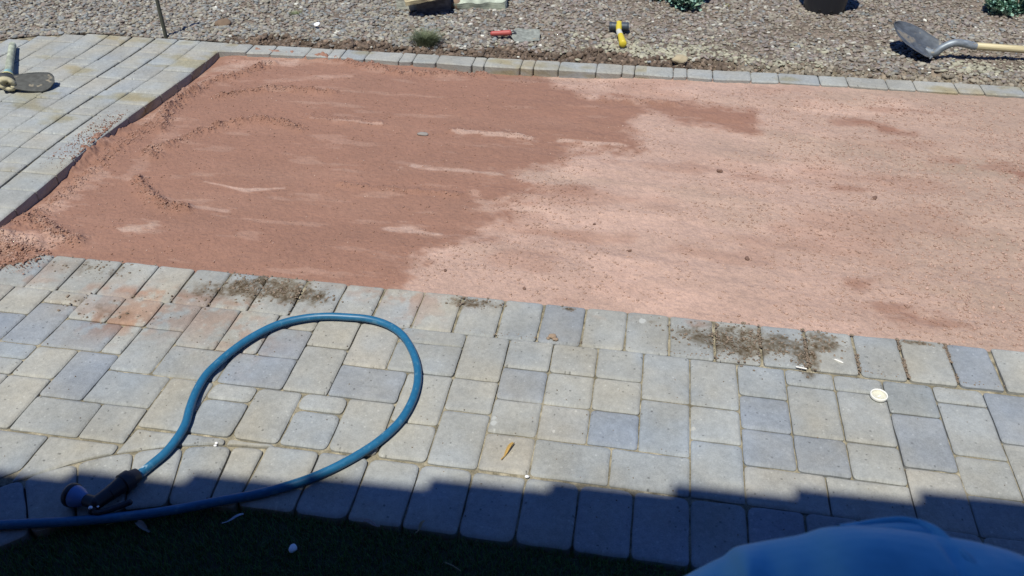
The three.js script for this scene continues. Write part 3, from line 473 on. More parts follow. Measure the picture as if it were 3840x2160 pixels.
// ---------------------------------------------------------------- garden hose with spray nozzle
{
  const hose = thing('garden_hose', 'blue rubber garden hose lying in one open loop across the pavers', 'hose');
  const H = [[-2.3, -0.93], [-1.9, -1.03], [-1.459, -1.141], [-1.273, -1.184], [-1.163, -1.216], [-1.067, -1.250], [-0.973, -1.291], [-0.877, -1.333], [-0.801, -1.376], [-0.739, -1.422], [-0.674, -1.488], [-0.621, -1.560], [-0.584, -1.642], [-0.571, -1.725], [-0.575, -1.803], [-0.593, -1.871], [-0.627, -1.940], [-0.679, -2.009], [-0.737, -2.047], [-0.804, -2.064], [-0.874, -2.062], [-0.942, -2.054], [-1.014, -2.030], [-1.078, -1.988], [-1.130, -1.921], [-1.163, -1.854], [-1.185, -1.788], [-1.198, -1.726], [-1.195, -1.658], [-1.183, -1.594], [-1.167, -1.533], [-1.165, -1.482], [-1.172, -1.427], [-1.191, -1.377], [-1.207, -1.337]];
  const lift = i => i > 15 && i < 33 ? 0.005 * Math.sin((i - 15) / 18 * Math.PI) : 0;
  const t = tex(1024, 128, (u, v, o) => { const s = sstep(0.32, 0.55, fbm(u * 160, v * 5, 3, 111)) * 0.4 + sstep(0.45, 0.6, fbm(u * 420, v * 9, 2, 112)) * 0.35, n = 1 + 0.1 * fbm(u * 300, v * 8, 2, 113), e = sstep(0.985, 0.995, u + 0.006 * fbm(u * 500, v * 6, 2, 115)) * sstep(-0.1, 0.1, fbm(u * 400, v * 6, 2, 114)); o[0] = mix(34, 118, s) * n; o[1] = mix(98, 142, s) * n; o[2] = mix(134, 156, s) * n; if (e > 0) { o[0] = mix(o[0], 165, e); o[1] = mix(o[1], 180, e); o[2] = mix(o[2], 190, e); } });
  part('tube', tube(H.map(([x, z], i) => [x, 0.0128 + lift(i), z]), 0.0119, 420, 16), std(0xffffff, 0.42, { map: t }), hose);
  const black = std(rgb(0.012, 0.012, 0.015), 0.45), black2 = std(rgb(0.02, 0.02, 0.024), 0.5), blue = std(rgb(0.10, 0.20, 0.42), 0.4), metal = new THREE.MeshStandardMaterial({ color: rgb(0.8, 0.8, 0.8), roughness: 0.25, metalness: 0.6 });
  const noz = new THREE.Group(); noz.name = 'spray_nozzle'; hose.add(noz);
  part('coupling', mergeGeometries([rod([-1.205, 0.018, -1.342], [-1.213, 0.022, -1.322], 0.0175, 0.022), rod([-1.213, 0.022, -1.322], [-1.222, 0.025, -1.300], 0.026, 0.026), rod([-1.222, 0.025, -1.300], [-1.2235, 0.0255, -1.2965], 0.026, 0.02)]), black2, noz);
  part('grip', mergeGeometries([rod([-1.2225, 0.025, -1.299], [-1.236, 0.028, -1.262], 0.022, 0.0185), rod([-1.236, 0.028, -1.262], [-1.252, 0.030, -1.228], 0.0185, 0.017), new THREE.SphereGeometry(0.0175, 16, 12).translate(-1.252, 0.030, -1.228), rod([-1.252, 0.030, -1.228], [-1.285, 0.030, -1.2345], 0.017, 0.015)]), black, noz);
  const head = new THREE.LatheGeometry([[0, 0], [0.014, 0], [0.017, 0.008], [0.024, 0.02], [0.0275, 0.034], [0.0275, 0.044]].map(p => new THREE.Vector2(...p)), 24);
  part('head', between(head.scale(1, 1 / 0.044, 1), [-1.280, 0.030, -1.2335], [-1.323, 0.030, -1.2420]), blue, noz);
  part('bumper', between(new THREE.LatheGeometry([[0.020, 1.0], [0.0285, 1.0], [0.0305, 0.7], [0.0305, 0.15], [0.0275, 0], [0.0272, 0]].map(p => new THREE.Vector2(...p)), 24), [-1.318, 0.030, -1.2410], [-1.333, 0.030, -1.2440]), black, noz);
  part('trigger', mergeGeometries([tube([[-1.258, 0.028, -1.214], [-1.236, 0.026, -1.204], [-1.207, 0.024, -1.222], [-1.176, 0.022, -1.250]], 0.0075, 20, 8), new THREE.SphereGeometry(0.0078, 10, 8).translate(-1.176, 0.022, -1.250), new THREE.SphereGeometry(0.012, 12, 10).translate(-1.252, 0.026, -1.210)]), black2, noz);
  part('screw', new THREE.SphereGeometry(0.0055, 10, 8).scale(1, 0.7, 1).translate(-1.250, 0.0405, -1.206), metal, noz); part('screw', new THREE.SphereGeometry(0.0035, 10, 8).scale(1, 0.7, 1).translate(-1.238, 0.0345, -1.216), metal, noz);
}

// ---------------------------------------------------------------- tools
const woodTex = tex(256, 512, (u, v, o) => { const n = fbm(u * 14, v * 3, 4, 121), g = hash(Math.floor(u * 256), Math.floor(v * 90), 15) - 0.5; o[0] = 196 + 46 * n + 16 * g; o[1] = 184 + 46 * n + 16 * g; o[2] = 146 + 44 * n + 16 * g; });
const steel = (c, r = 0.45, m = 0.5, s = 1) => new THREE.MeshStandardMaterial({ roughness: r, metalness: m, map: tex(256, 256, (u, v, o) => { const n = fbm(u * 12, v * 12, 4, 131 + s), d = sstep(0.25, 0.5, fbm(u * 6, v * 6, 3, 137 + s)); for (let k = 0; k < 3; k++) o[k] = mix(c[k] * (1 + 0.25 * n), [176, 160, 132][k], d * 0.55); }) });
{ // mattock on the left patio
  const t = thing('mattock', 'weathered mattock with grey wooden handle lying on the left patio', 'mattock');
  const hm = std(0xffffff, 0.8, { map: tex(128, 512, (u, v, o) => { const n = fbm(u * 8, v * 40, 4, 141), b = sstep(0.60, 0.74, v + 0.08 * n) * sstep(0.89, 0.84, v), y = sstep(0.84, 0.89, v + 0.03 * n); const c = [mix(mix(158, 130, b), 186, y), mix(mix(164, 172, b), 182, y), mix(mix(146, 176, b), 130, y)]; for (let k = 0; k < 3; k++) o[k] = c[k] * (1 + 0.3 * n); }) });
  const A = [-3.372, 0.022, -4.02], B = [-3.072, 0.046, -3.548];
  const D = new THREE.Vector3(B[0] - A[0], 0, B[2] - A[2]).normalize();
  part('handle', between(new THREE.LatheGeometry([[0.001, 0], [0.014, 0.003], [0.0188, 0.014], [0.0182, 0.2], [0.0178, 0.5], [0.0188, 0.78], [0.0225, 0.88], [0.034, 0.96], [0.036, 1]].map(p => new THREE.Vector2(...p)), 20), A, B), hm, t);
  const st = steel([66, 68, 66], 0.65, 0.2, 3);
  const oval = (g, l) => { g.scale(1.28, 1 / l, 0.95); return g; };
  const ring = oval(new THREE.LatheGeometry([[0.024, 0], [0.034, 0], [0.039, 0.012], [0.039, 0.042], [0.035, 0.052], [0.026, 0.052], [0.024, 0.045], [0.024, 0]].map(p => new THREE.Vector2(...p)), 24), 0.052);
  part('eye', between(ring, [B[0] - D.x * 0.006, 0.044, B[2] - D.z * 0.006], [B[0] + D.x * 0.046, 0.044, B[2] + D.z * 0.046]), st, t);
  const woodEnd = new THREE.LatheGeometry([[0.002, 0.72], [0.012, 0.74], [0.0145, 0.98], [0.022, 1.06], [0.030, 1.03], [0.035, 0.86], [0.033, 0.4]].map(p => new THREE.Vector2(...p)), 26); woodEnd.scale(1.28, 1, 0.95);
  { const q = woodEnd.attributes.position; for (let k = 0; k < q.count; k++) { const y = q.getY(k), a = Math.atan2(q.getZ(k), q.getX(k)); q.setY(k, y + (y > 0.5 ? 0.10 * vn(a * 3, y * 4, 143) : 0)); } woodEnd.computeVertexNormals(); }
  part('wedge_end', between(woodEnd, [B[0] + D.x * 0.01, 0.044, B[2] + D.z * 0.01], [B[0] + D.x * 0.07, 0.045, B[2] + D.z * 0.07]), std(rgb(0.46, 0.42, 0.27), 0.85), t);
  // adze blade: a broad flat tongue that leans towards the viewer
  const S = [B[0] + D.x * 0.02 + 0.030, 0.045, B[2] + D.z * 0.02], blade = sheet(18, 12, (u, v) => { const w = 0.036 + 0.022 * Math.sin(Math.min(1, u * 1.6) * Math.PI / 2), e = u > 0.78 ? Math.sqrt(Math.max(0, 1 - ((u - 0.78) / 0.22) ** 2)) * 0.85 + 0.15 * (1 - (u - 0.78) / 0.22) : 1, q = (v * 2 - 1) * w * e; return [S[0] + u * 0.178 + q * 0.10, 0.040 - 0.010 * u - q * 0.48 + 0.010 * (1 - u), S[2] - 0.066 * u + 0.008 + q * 0.86]; }, -0.006);
  part('blade', blade, st, t);
  part('pick', mergeGeometries([rod([S[0] - 0.065, 0.043, S[2] + 0.005], [S[0] - 0.30, 0.024, S[2] + 0.09], 0.019, 0.008, 10)]), st, t);
}
{ // brick trowel
  const t = thing('trowel', 'small trowel with red handle and grey blade lying on the gravel', 'trowel');
  const y = 0.026;
  part('handle', mergeGeometries([rod([-0.856, y + 0.004, -4.580], [-0.766, y + 0.008, -4.596], 0.0135, 0.0155), new THREE.SphereGeometry(0.0135, 12, 10).translate(-0.856, y + 0.004, -4.580), new THREE.SphereGeometry(0.0155, 12, 10).translate(-0.766, y + 0.008, -4.596)]), std(rgb(0.42, 0.085, 0.075), 0.55), t);
  part('tang', tube([[-0.77, y + 0.008, -4.594], [-0.748, y + 0.018, -4.600], [-0.730, y + 0.006, -4.606]], 0.005, 12, 8), steel([130, 130, 128], 0.4, 0.6, 5), t);
  part('blade', sheet(14, 6, (u, v) => { const w = u < 0.16 ? mix(0.012, 0.052, u / 0.16) : 0.052 - 0.012 * (u - 0.16), q = v * 2 - 1; return [-0.757 + 0.158 * u + 0.004 * q, y - 0.004 - q * w * 0.42 + 0.002 * Math.sin(u * 9), -4.598 - 0.022 * u + q * w * 0.9]; }, -0.0018), steel([128, 133, 128], 0.75, 0.1, 6), t);
}
{ // club hammer
  const t = thing('club_hammer', 'club hammer with black head and yellow handle on the gravel', 'hammer');
  const head = new THREE.CylinderGeometry(0.5, 0.5, 1, 8).rotateZ(Math.PI / 2).rotateX(Math.PI / 8).scale(0.108, 0.047, 0.047).translate(0, 0, 0);
  const lip = new THREE.CylinderGeometry(0.5, 0.42, 1, 8).rotateZ(Math.PI / 2).rotateX(Math.PI / 8).scale(0.010, 0.052, 0.052);
  const m = new THREE.Matrix4().makeRotationY(0.12).setPosition(-0.176, 0.036, -4.785);
  part('head', mergeGeometries([head, lip.clone().translate(0.049, 0, 0), lip.clone().rotateY(Math.PI).translate(-0.049, 0, 0)]).applyMatrix4(m), steel([66, 76, 86], 0.5, 0.2, 7), t);
  const yl = std(rgb(0.62, 0.50, 0.04), 0.5);
  part('handle', mergeGeometries([rod([-0.178, 0.046, -4.800], [-0.172, 0.040, -4.700], 0.019, 0.015), rod([-0.172, 0.040, -4.700], [-0.156, 0.034, -4.635], 0.015, 0.016), rod([-0.156, 0.034, -4.635], [-0.140, 0.026, -4.555], 0.0165, 0.021), new THREE.SphereGeometry(0.021, 12, 10).scale(1, 1, 0.5).translate(-0.140, 0.026, -4.555)]), yl, t);
  part('sticker', rod([-0.1718, 0.040, -4.699], [-0.1595, 0.0355, -4.650], 0.0161, 0.0168), std(rgb(0.55, 0.56, 0.5), 0.5), t);
}
{ // round-point shovel
  const t = thing('shovel', 'long-handled shovel with dusty grey blade tipped up on the gravel', 'shovel');
  const heel = new THREE.Vector3(1.474, 0.012, -4.672), tip = new THREE.Vector3(1.262, 0.098, -4.79), ax = tip.clone().sub(heel), L = ax.length(); ax.normalize();
  const side = new THREE.Vector3(0.30, 0.16, -0.94); side.sub(ax.clone().multiplyScalar(side.dot(ax))).normalize(); const nor = new THREE.Vector3().crossVectors(side, ax).normalize(); if (nor.y < 0) nor.negate();
  const blade = sheet(26, 20, (u, v) => {
    const w = 0.110 * (u < 0.06 ? 0.9 + u * 1.6 : u < 0.45 ? 1 : Math.pow(Math.max(0, 1 - ((u - 0.45) / 0.55) ** 1.9), 0.62)), q = v * 2 - 1;
    const dish = 0.034 * q * q * (1 - 0.5 * u) + 0.030 * u * u - 0.012 * Math.exp(-((q / 0.18) ** 2)) * (1 - u) * -1;
    const p = heel.clone().addScaledVector(ax, L * u * 1.02).addScaledVector(side, q * w).addScaledVector(nor, dish); return [p.x, p.y + 0.004, p.z];
  }, 0.0025);
  const sm = steel([92, 98, 104], 0.5, 0.35, 9); sm.side = THREE.DoubleSide;
  part('blade', blade, sm, t);
  part('step', mergeGeometries([-1, 1].map(s => { const a = heel.clone().addScaledVector(side, s * 0.022).addScaledVector(nor, 0.006), b = heel.clone().addScaledVector(side, s * 0.095).addScaledVector(nor, 0.036); return rod([a.x, a.y, a.z], [b.x, b.y, b.z], 0.006, 0.006, 8); })), steel([128, 136, 142], 0.55, 0.3, 10), t);
  part('socket', mergeGeometries([tube([[1.44, 0.030, -4.70], [1.476, 0.030, -4.672], [1.508, 0.062, -4.672], [1.565, 0.088, -4.680], [1.66, 0.075, -4.690], [1.675, 0.072, -4.692]], 0.0195, 40, 14), rod([1.40, 0.036, -4.722], [1.47, 0.030, -4.676], 0.004, 0.019)]), steel([132, 141, 148], 0.5, 0.35, 11), t);
  const hm = std(0xffffff, 0.6, { map: woodTex });
  part('handle', rod([1.66, 0.074, -4.691], [2.72, 0.018, -4.80], 0.0185, 0.0195, 18), hm, t);
}

// ---------------------------------------------------------------- pot, stake, stones
{
  const t = thing('plant_pot', 'black plastic nursery pot standing on the gravel with drain holes', 'plant pot', [1.007, 0.0, -5.372]);
  const bm = std(rgb(0.016, 0.018, 0.024), 0.42);
  part('body', new THREE.LatheGeometry([[0.0, 0.006], [0.108, 0.006], [0.116, 0], [0.120, 0.012], [0.142, 0.31], [0.138, 0.31], [0.114, 0.02], [0, 0.02]].map(p => new THREE.Vector2(...p)), 40), bm, t);
  part('rim', new THREE.LatheGeometry([[0.139, 0.275], [0.166, 0.275], [0.176, 0.282], [0.176, 0.312], [0.168, 0.318], [0.138, 0.314]].map(p => new THREE.Vector2(...p)), 40), bm, t);
  part('soil', new THREE.CircleGeometry(0.136, 30).rotateX(-Math.PI / 2).translate(0, 0.26, 0), std(rgb(0.09, 0.06, 0.045), 1), t);
  for (const [a, h] of [[1.93, 0.021], [1.36, 0.017], [0.5, 0.02], [3.0, 0.02]]) { const r = 0.1205, hole = part('drain_hole', mergeGeometries([new THREE.TorusGeometry(0.0085, 0.0022, 8, 16), new THREE.CircleGeometry(0.0085, 14).translate(0, 0, 0.0007)]), std(rgb(0.004, 0.004, 0.004), 0.6), t); hole.position.set(Math.cos(a) * r, h + 0.004, Math.sin(a) * r); hole.rotation.y = Math.PI / 2 - a; }
}
{
  const t = thing('garden_stake', 'thin dark upright irrigation stake at the edge of the left patio', 'stake', [-2.654, -0.03, -4.325]);
  const m = std(rgb(0.07, 0.075, 0.055), 0.6);
  part('post', new THREE.CylinderGeometry(0.0095, 0.0105, 0.56, 14).translate(0, 0.28, 0), m, t);
  part('cap', new THREE.CylinderGeometry(0.006, 0.012, 0.02, 14).translate(0, 0.57, 0), m, t);
}
function slabGeo(w, h, d, rough, s, chips = 0.2) { // split stone: a box with broken, uneven faces
  const g = new THREE.BoxGeometry(w, h, d, 14, 5, 10), p = g.attributes.position;
  for (let i = 0; i < p.count; i++) { const x = p.getX(i), y = p.getY(i), z = p.getZ(i), n = fbm(x * 18 + s, z * 18 + y * 9, 3, 151 + s), e = Math.max(Math.abs(x) / w, Math.abs(z) / d) * 2; const k = 1 + chips * n * (e > 0.9 ? 1 : 0); p.setXYZ(i, x * k, y + rough * fbm(x * 12 + s, z * 12, 3, 161) * (y > 0 ? 1 : 0.6), z * k); }
  g.computeVertexNormals(); return g;
}
const stoneTex = (c, s) => std(0xffffff, 0.92, { map: tex(256, 256, (u, v, o) => { const n = fbm(u * 9, v * 9, 5, 171 + s), g = hash(Math.floor(u * 256), Math.floor(v * 256), 16 + s) - 0.5; for (let k = 0; k < 3; k++) o[k] = c[k] * (1 + 0.35 * n + 0.12 * g); }) });
{
  const one = (name, label, cat, geo, mat, pos, rot) => { const m = mesh(name, geo, mat); m.position.set(...pos); m.rotation.set(...rot); return tag(m, label, cat); };
  one('concrete_block', 'pale square concrete block left of the dark block', 'block', slabGeo(0.17, 0.075, 0.13, 0.002, 2, 0.03), stoneTex([176, 178, 166], 1), [-1.425, 0.036, -5.02], [0, 0.1, 0]);
  const bt = thing('paving_block', 'dark grey block propping up the yellowish stone slab', 'block', [-1.285, 0, -4.995], 0.22);
  part('body', slabGeo(0.20, 0.105, 0.13, 0.002, 4, 0.03).translate(0, 0.045, 0), stoneTex([96, 96, 98], 2), bt);
  one('stone_slab', 'yellowish broken stone slab resting on the dark block', 'stone slab', slabGeo(0.26, 0.022, 0.24, 0.006, 6, 0.16), stoneTex([182, 170, 136], 3), [-1.315, 0.116, -4.955], [0.08, 0.25, 0.16]);
  one('flagstone', 'pale green grey flagstone lying right of the stacked blocks', 'flagstone', slabGeo(0.31, 0.05, 0.30, 0.014, 9, 0.14), stoneTex([158, 166, 150], 4), [-1.03, 0.046, -5.165], [0.14, 0.1, 0.02]);
  one('rock', 'brown rough rock between the dark block and the flagstone', 'rock', lump(3, 0.28, 41).scale(0.062, 0.04, 0.055), stoneTex([136, 116, 98], 5), [-1.165, 0.03, -5.05], [0, 0.6, 0]);
  one('white_stone', 'white angular stone chip alone on the grey gravel', 'stone', lump(0, 0.3, 43).scale(0.025, 0.008, 0.019), std(rgb(0.85, 0.86, 0.86), 0.7), [-1.867, 0.022, -4.585], [0.35, 0.4, 0.05]);
  one('rock', 'tan rock half sunk in the gravel above the kerb corner', 'rock', lump(2, 0.3, 47).scale(0.046, 0.024, 0.036), stoneTex([122, 104, 86], 6), [-2.42, 0.006, -4.555], [0, 0.2, 0]);
  one('dirt_clod', 'pale dirt clod sitting in the soil strip behind the kerb', 'clod', lump(3, 0.3, 48).scale(0.045, 0.024, 0.035), stoneTex([164, 152, 126], 8), [0.16, 0.010, -4.42], [0, 0.3, 0]);
  one('dirt_clod', 'greyish dirt clod on a paver joint near the sand edge', 'clod', mergeGeometries([lump(2, 0.4, 44).scale(0.012, 0.007, 0.010), lump(2, 0.4, 45).scale(0.010, 0.005, 0.008).translate(0.012, -0.002, 0.010), lump(1, 0.4, 46).scale(0.006, 0.004, 0.005).translate(-0.012, -0.003, 0.008)]), stoneTex([140, 122, 104], 7), [-0.212, 0.006, -2.085], [0, 0, 0]);
  const dark = std(rgb(0.17, 0.10, 0.075), 0.95);
  const where = ['at the middle of the dry sand', 'near the brown streak on the far right', 'close to the near paver edge, right of centre', 'left of another clod in the near dry sand', 'on the dry side of the damp boundary', 'just above the near pavers in the pink sand', 'right beside the near paver edge'];
  [[0.34, -3.28, 0.013], [0.94, -3.16, 0.012], [0.42, -2.65, 0.011], [0.00, -2.64, 0.009], [-0.14, -2.80, 0.007], [-0.63, -2.40, 0.008], [-0.34, -2.34, 0.0065]].forEach(([x, z, s], i) => one('sand_clod', 'dark red sand clod ' + where[i], 'clod', lump(2, 0.5, 60 + i).scale(s * 0.95, s * 0.5, s * 0.6), dark, [x, sandH(x, z) + s * 0.35, z], [0, i, 0]));
  one('pebble', 'flat grey pebble on the damp red sand', 'pebble', lump(2, 0.2, 70).scale(0.024, 0.008, 0.014), std(rgb(0.26, 0.24, 0.22), 0.9), [-0.97, sandH(-0.97, -3.44) + 0.004, -3.44], [0, 0, 0]);
  one('white_stone', 'small white stone lying in the dark grass', 'stone', lump(2, 0.2, 71).scale(0.010, 0.008, 0.013), std(rgb(0.75, 0.78, 0.8), 0.7), [-0.731, 0.0, -1.200], [0, 0, 0]);
  one('white_stone', 'tiny white stone in a paver joint at the shadow edge', 'stone', lump(1, 0.2, 72).scale(0.006, 0.004, 0.005), std(rgb(0.8, 0.8, 0.78), 0.7), [-0.207, 0.002, -1.511], [0, 0, 0]);
  one('white_stone', 'pair of white chips in the gap inside the hose loop', 'stone', mergeGeometries([lump(1, 0.2, 73).scale(0.005, 0.004, 0.004), lump(1, 0.2, 74).scale(0.005, 0.003, 0.004).translate(0.001, 0, 0.009)]), std(rgb(0.8, 0.8, 0.78), 0.7), [-1.061, 0.0, -1.493], [0, 0, 0]);
}

// ---------------------------------------------------------------- litter
{
  const cap = thing('bottle_cap', 'white plastic cap lying open side up on a paver', 'cap', [0.752, 0.001, -1.970]);
  const L = p => new THREE.LatheGeometry(p.map(q => new THREE.Vector2(...q)), 36);
  part('body', L([[0, 0.0025], [0.0195, 0.0025], [0.0205, 0.010], [0.0222, 0.010], [0.0228, 0.002], [0.022, 0], [0, 0]]), std(rgb(0.56, 0.55, 0.46), 0.6), cap);
  part('rim', L([[0.0203, 0.0095], [0.0212, 0.0118], [0.0232, 0.0122], [0.0247, 0.0105], [0.0247, 0.004], [0.0229, 0.003]]), std(rgb(0.82, 0.81, 0.74), 0.5), cap);
  part('hub', mergeGeometries([new THREE.BoxGeometry(0.014, 0.005, 0.004).rotateY(0.7).translate(0.001, 0.0045, 0.002), new THREE.BoxGeometry(0.010, 0.004, 0.003).rotateY(-0.8).translate(0.002, 0.0045, 0.004)]), std(rgb(0.80, 0.79, 0.72), 0.5), cap);
  const leaf = (name, label, cat, w, l, curl, color, pos, yaw, roll = 0) => { const g = sheet(8, 14, (u, v) => { const q = u * 2 - 1, s = Math.sin(Math.min(1, v * 1.25 + 0.08) * Math.PI) ** 0.6 || 0, wd = w * (0.35 + 0.65 * s); return [q * wd * (1 - curl * 0.4), curl * wd * q * q + 0.002 * Math.sin(v * 7), (v - 0.5) * l]; }, 0.0006); const m = mesh(name, g, std(color, 0.75, { side: THREE.DoubleSide })); m.position.set(...pos); m.rotation.set(0, yaw, roll); return tag(m, label, cat); };
  leaf('dried_leaf', 'curled yellow dried leaf on a sunlit paver near the shadow', 'leaf', 0.009, 0.068, 1.1, rgb(0.55, 0.38, 0.13), [-0.270, 0.0025, -1.587], -0.36, 0.25);
  leaf('dried_leaf', 'pale narrow shrivelled leaf on the dark grass near the hose', 'leaf', 0.005, 0.055, 0.8, rgb(0.55, 0.62, 0.68), [-0.908, 0.004, -1.256], -0.85);
  leaf('dried_leaf', 'pale boat shaped leaf where grass meets the shaded border', 'leaf', 0.010, 0.045, 1.2, rgb(0.5, 0.45, 0.44), [-0.562, 0.006, -1.293], 1.4);
  leaf('dried_leaf', 'tan leaf standing against the shaded border paver', 'leaf', 0.007, 0.042, 0.7, rgb(0.34, 0.26, 0.15), [-0.440, 0.010, -1.302], -0.3, 0.5);
  leaf('dried_leaf', 'grey brown dull leaf in the grass below the nozzle', 'leaf', 0.011, 0.052, 0.6, rgb(0.20, 0.18, 0.15), [-1.115, 0.004, -1.196], 1.1);
  leaf('dried_leaf', 'yellow green blade on the paver beside the nozzle trigger', 'leaf', 0.004, 0.05, 0.5, rgb(0.40, 0.40, 0.15), [-1.19, 0.002, -1.205], -0.9);
  tag(mesh('twig', tube([[-0.36, 0.006, -1.216], [-0.34, 0.009, -1.208], [-0.318, 0.006, -1.199]], 0.0012, 8, 6), std(rgb(0.3, 0.24, 0.15), 0.9)), 'thin pale twig lying in the dark grass', 'twig');
  for (const [x, z, a, l, lb] of [[0.66, -2.112, 0.5, 0.024, 'white sliver on the soiled paver of the sand course'], [0.545, -2.062, 0.15, 0.028, 'white sliver beside the small paver below the soiled course']]) { const m = mesh('wood_sliver', new THREE.CapsuleGeometry(0.0025, l, 4, 8).rotateZ(Math.PI / 2), std(rgb(0.75, 0.74, 0.70), 0.7)); m.position.set(x, 0.003, z); m.rotation.y = -a; tag(m, lb, 'sliver'); }
}

// ---------------------------------------------------------------- plants
function foliage(n, rx, ry, rz, size, round, spread) { // many small bent leaves spread through an uneven mound
  const pos = [], idx = [], col = [];
  for (let i = 0; i < n; i++) {
    const a = rr(0, 6.283), el = Math.asin(rr(0, 1)), rad = rr(0.35, 1) ** 0.5 * (0.8 + 0.35 * vn(Math.cos(a) * 2.2 + 7, Math.sin(a) * 2.2 + el * 2, 181));
    const c = new THREE.Vector3(Math.cos(a) * Math.cos(el) * rx * rad, Math.sin(el) * ry * rad + 0.008, Math.sin(a) * Math.cos(el) * rz * rad);
    const out = new THREE.Vector3(Math.cos(a), rr(0.1, 1.1) * spread, Math.sin(a)).add(new THREE.Vector3(rr(-0.7, 0.7), rr(-0.2, 0.5), rr(-0.7, 0.7))).normalize(), s = new THREE.Vector3().crossVectors(out, new THREE.Vector3(rr(-0.4, 0.4), 1, rr(-0.4, 0.4))).normalize(), up = new THREE.Vector3().crossVectors(s, out);
    const L = size * rr(0.6, 1.3), W = L * round, f = rr(0.65, 1.3), g = rr(-0.12, 0.12), b = pos.length / 3;
    for (const [u, v, h] of [[0, 0, 0], [-0.8, 0.3, 0.12], [0.8, 0.3, 0.12], [0, 0.4, 0], [-0.75, 0.72, 0.1], [0.75, 0.72, 0.1], [0, 1, -0.12]]) { const p = c.clone().addScaledVector(out, v * L).addScaledVector(s, u * W * 0.6).addScaledVector(up, h * L); pos.push(p.x, Math.max(0.002, p.y), p.z); col.push(f * (1 + g), f, f * (1 - g)); }
    idx.push(b, b + 3, b + 1, b, b + 2, b + 3, b + 1, b + 3, b + 4, b + 2, b + 5, b + 3, b + 3, b + 6, b + 4, b + 3, b + 5, b + 6);
  }
  const g = geoOf(pos, idx); g.setAttribute('color', new THREE.Float32BufferAttribute(col, 3)); return g;
}
{
  const leafMat = (c) => std(rgb(...c), 0.65, { vertexColors: true, side: THREE.DoubleSide });
  const stems = (n, r, h, rad) => mergeGeometries(Array.from({ length: n }, () => { const a = rr(0, 6.28), l = rr(0.4, 0.9); return tube([[0, 0, 0], [Math.cos(a) * r * l * 0.5, h * 0.6, Math.sin(a) * r * l * 0.5], [Math.cos(a) * r * l, h * rr(0.5, 0.9), Math.sin(a) * r * l]], rad, 6, 5); }));
  const shrub = (label, pos, rx, ry, rz, n, size) => { const t = thing('shrub', label, 'shrub', pos, rr(0, 1)); part('leaves', foliage(n, rx, ry, rz, size, 0.62, 0.8), leafMat([0.27, 0.43, 0.34]), t); part('stem', stems(16, Math.min(rx, rz), ry, 0.0035), std(rgb(0.16, 0.13, 0.09), 0.9), t); return t; };
  shrub('low grey green shrub between the hammer and the nursery pot', [0.19, 0.0, -5.38], 0.22, 0.17, 0.18, 1700, 0.038);
  shrub('low green shrub on the gravel behind the shovel handle', [2.12, 0.0, -5.53], 0.24, 0.16, 0.17, 1700, 0.036);
  shrub('loose leaf sprig of green at the left foot of the grey green shrub', [0.02, 0.0, -5.36], 0.05, 0.06, 0.05, 90, 0.026);
  const weed = (label, pos, r, h, n, c) => { // tuft of fine blades
    const P = [], I = [], C = [];
    for (let i = 0; i < n; i++) { const a = rr(0, 6.28), q = rr(0, 1) ** 0.7, bx = Math.cos(a) * r * q * 0.75, bz = Math.sin(a) * r * q * 0.6, l = h * rr(0.5, 1.2), dx = Math.cos(a + rr(-1, 1)) * l * rr(0.3, 1.1), dz = Math.sin(a + rr(-1, 1)) * l * rr(0.3, 1.1), w = rr(0.0008, 0.0022), f = rr(0.6, 1.4), b = P.length / 3, nx = -Math.sin(a) * w, nz = Math.cos(a) * w; for (let k = 0; k < 4; k++) { const t = k / 3, y = l * (t * 1.1 - 0.4 * t * t), ww = 1 - t * 0.9; P.push(bx + dx * t * t - nx * ww, y, bz + dz * t * t - nz * ww, bx + dx * t * t + nx * ww, y, bz + dz * t * t + nz * ww); C.push(f, f, f, f, f, f); if (k < 3) { const e = b + k * 2; I.push(e, e + 1, e + 3, e, e + 3, e + 2); } } }
    const g = geoOf(P, I); g.setAttribute('color', new THREE.Float32BufferAttribute(C, 3)); const t = thing('weed', label, 'weed', pos); part('leaves', g, leafMat(c), t); return t; };
  weed('dull green weed tuft leaning on the back of the kerb', [-1.205, 0, -4.46], 0.105, 0.075, 900, [0.12, 0.145, 0.075]);
  weed('small faint green weed in the grey gravel', [-2.06, 0, -4.76], 0.05, 0.03, 130, [0.17, 0.20, 0.10]);
  weed('tiny yellow green sprout in the gravel right of the shrub', [0.44, 0, -5.31], 0.018, 0.03, 40, [0.45, 0.45, 0.14]);
}

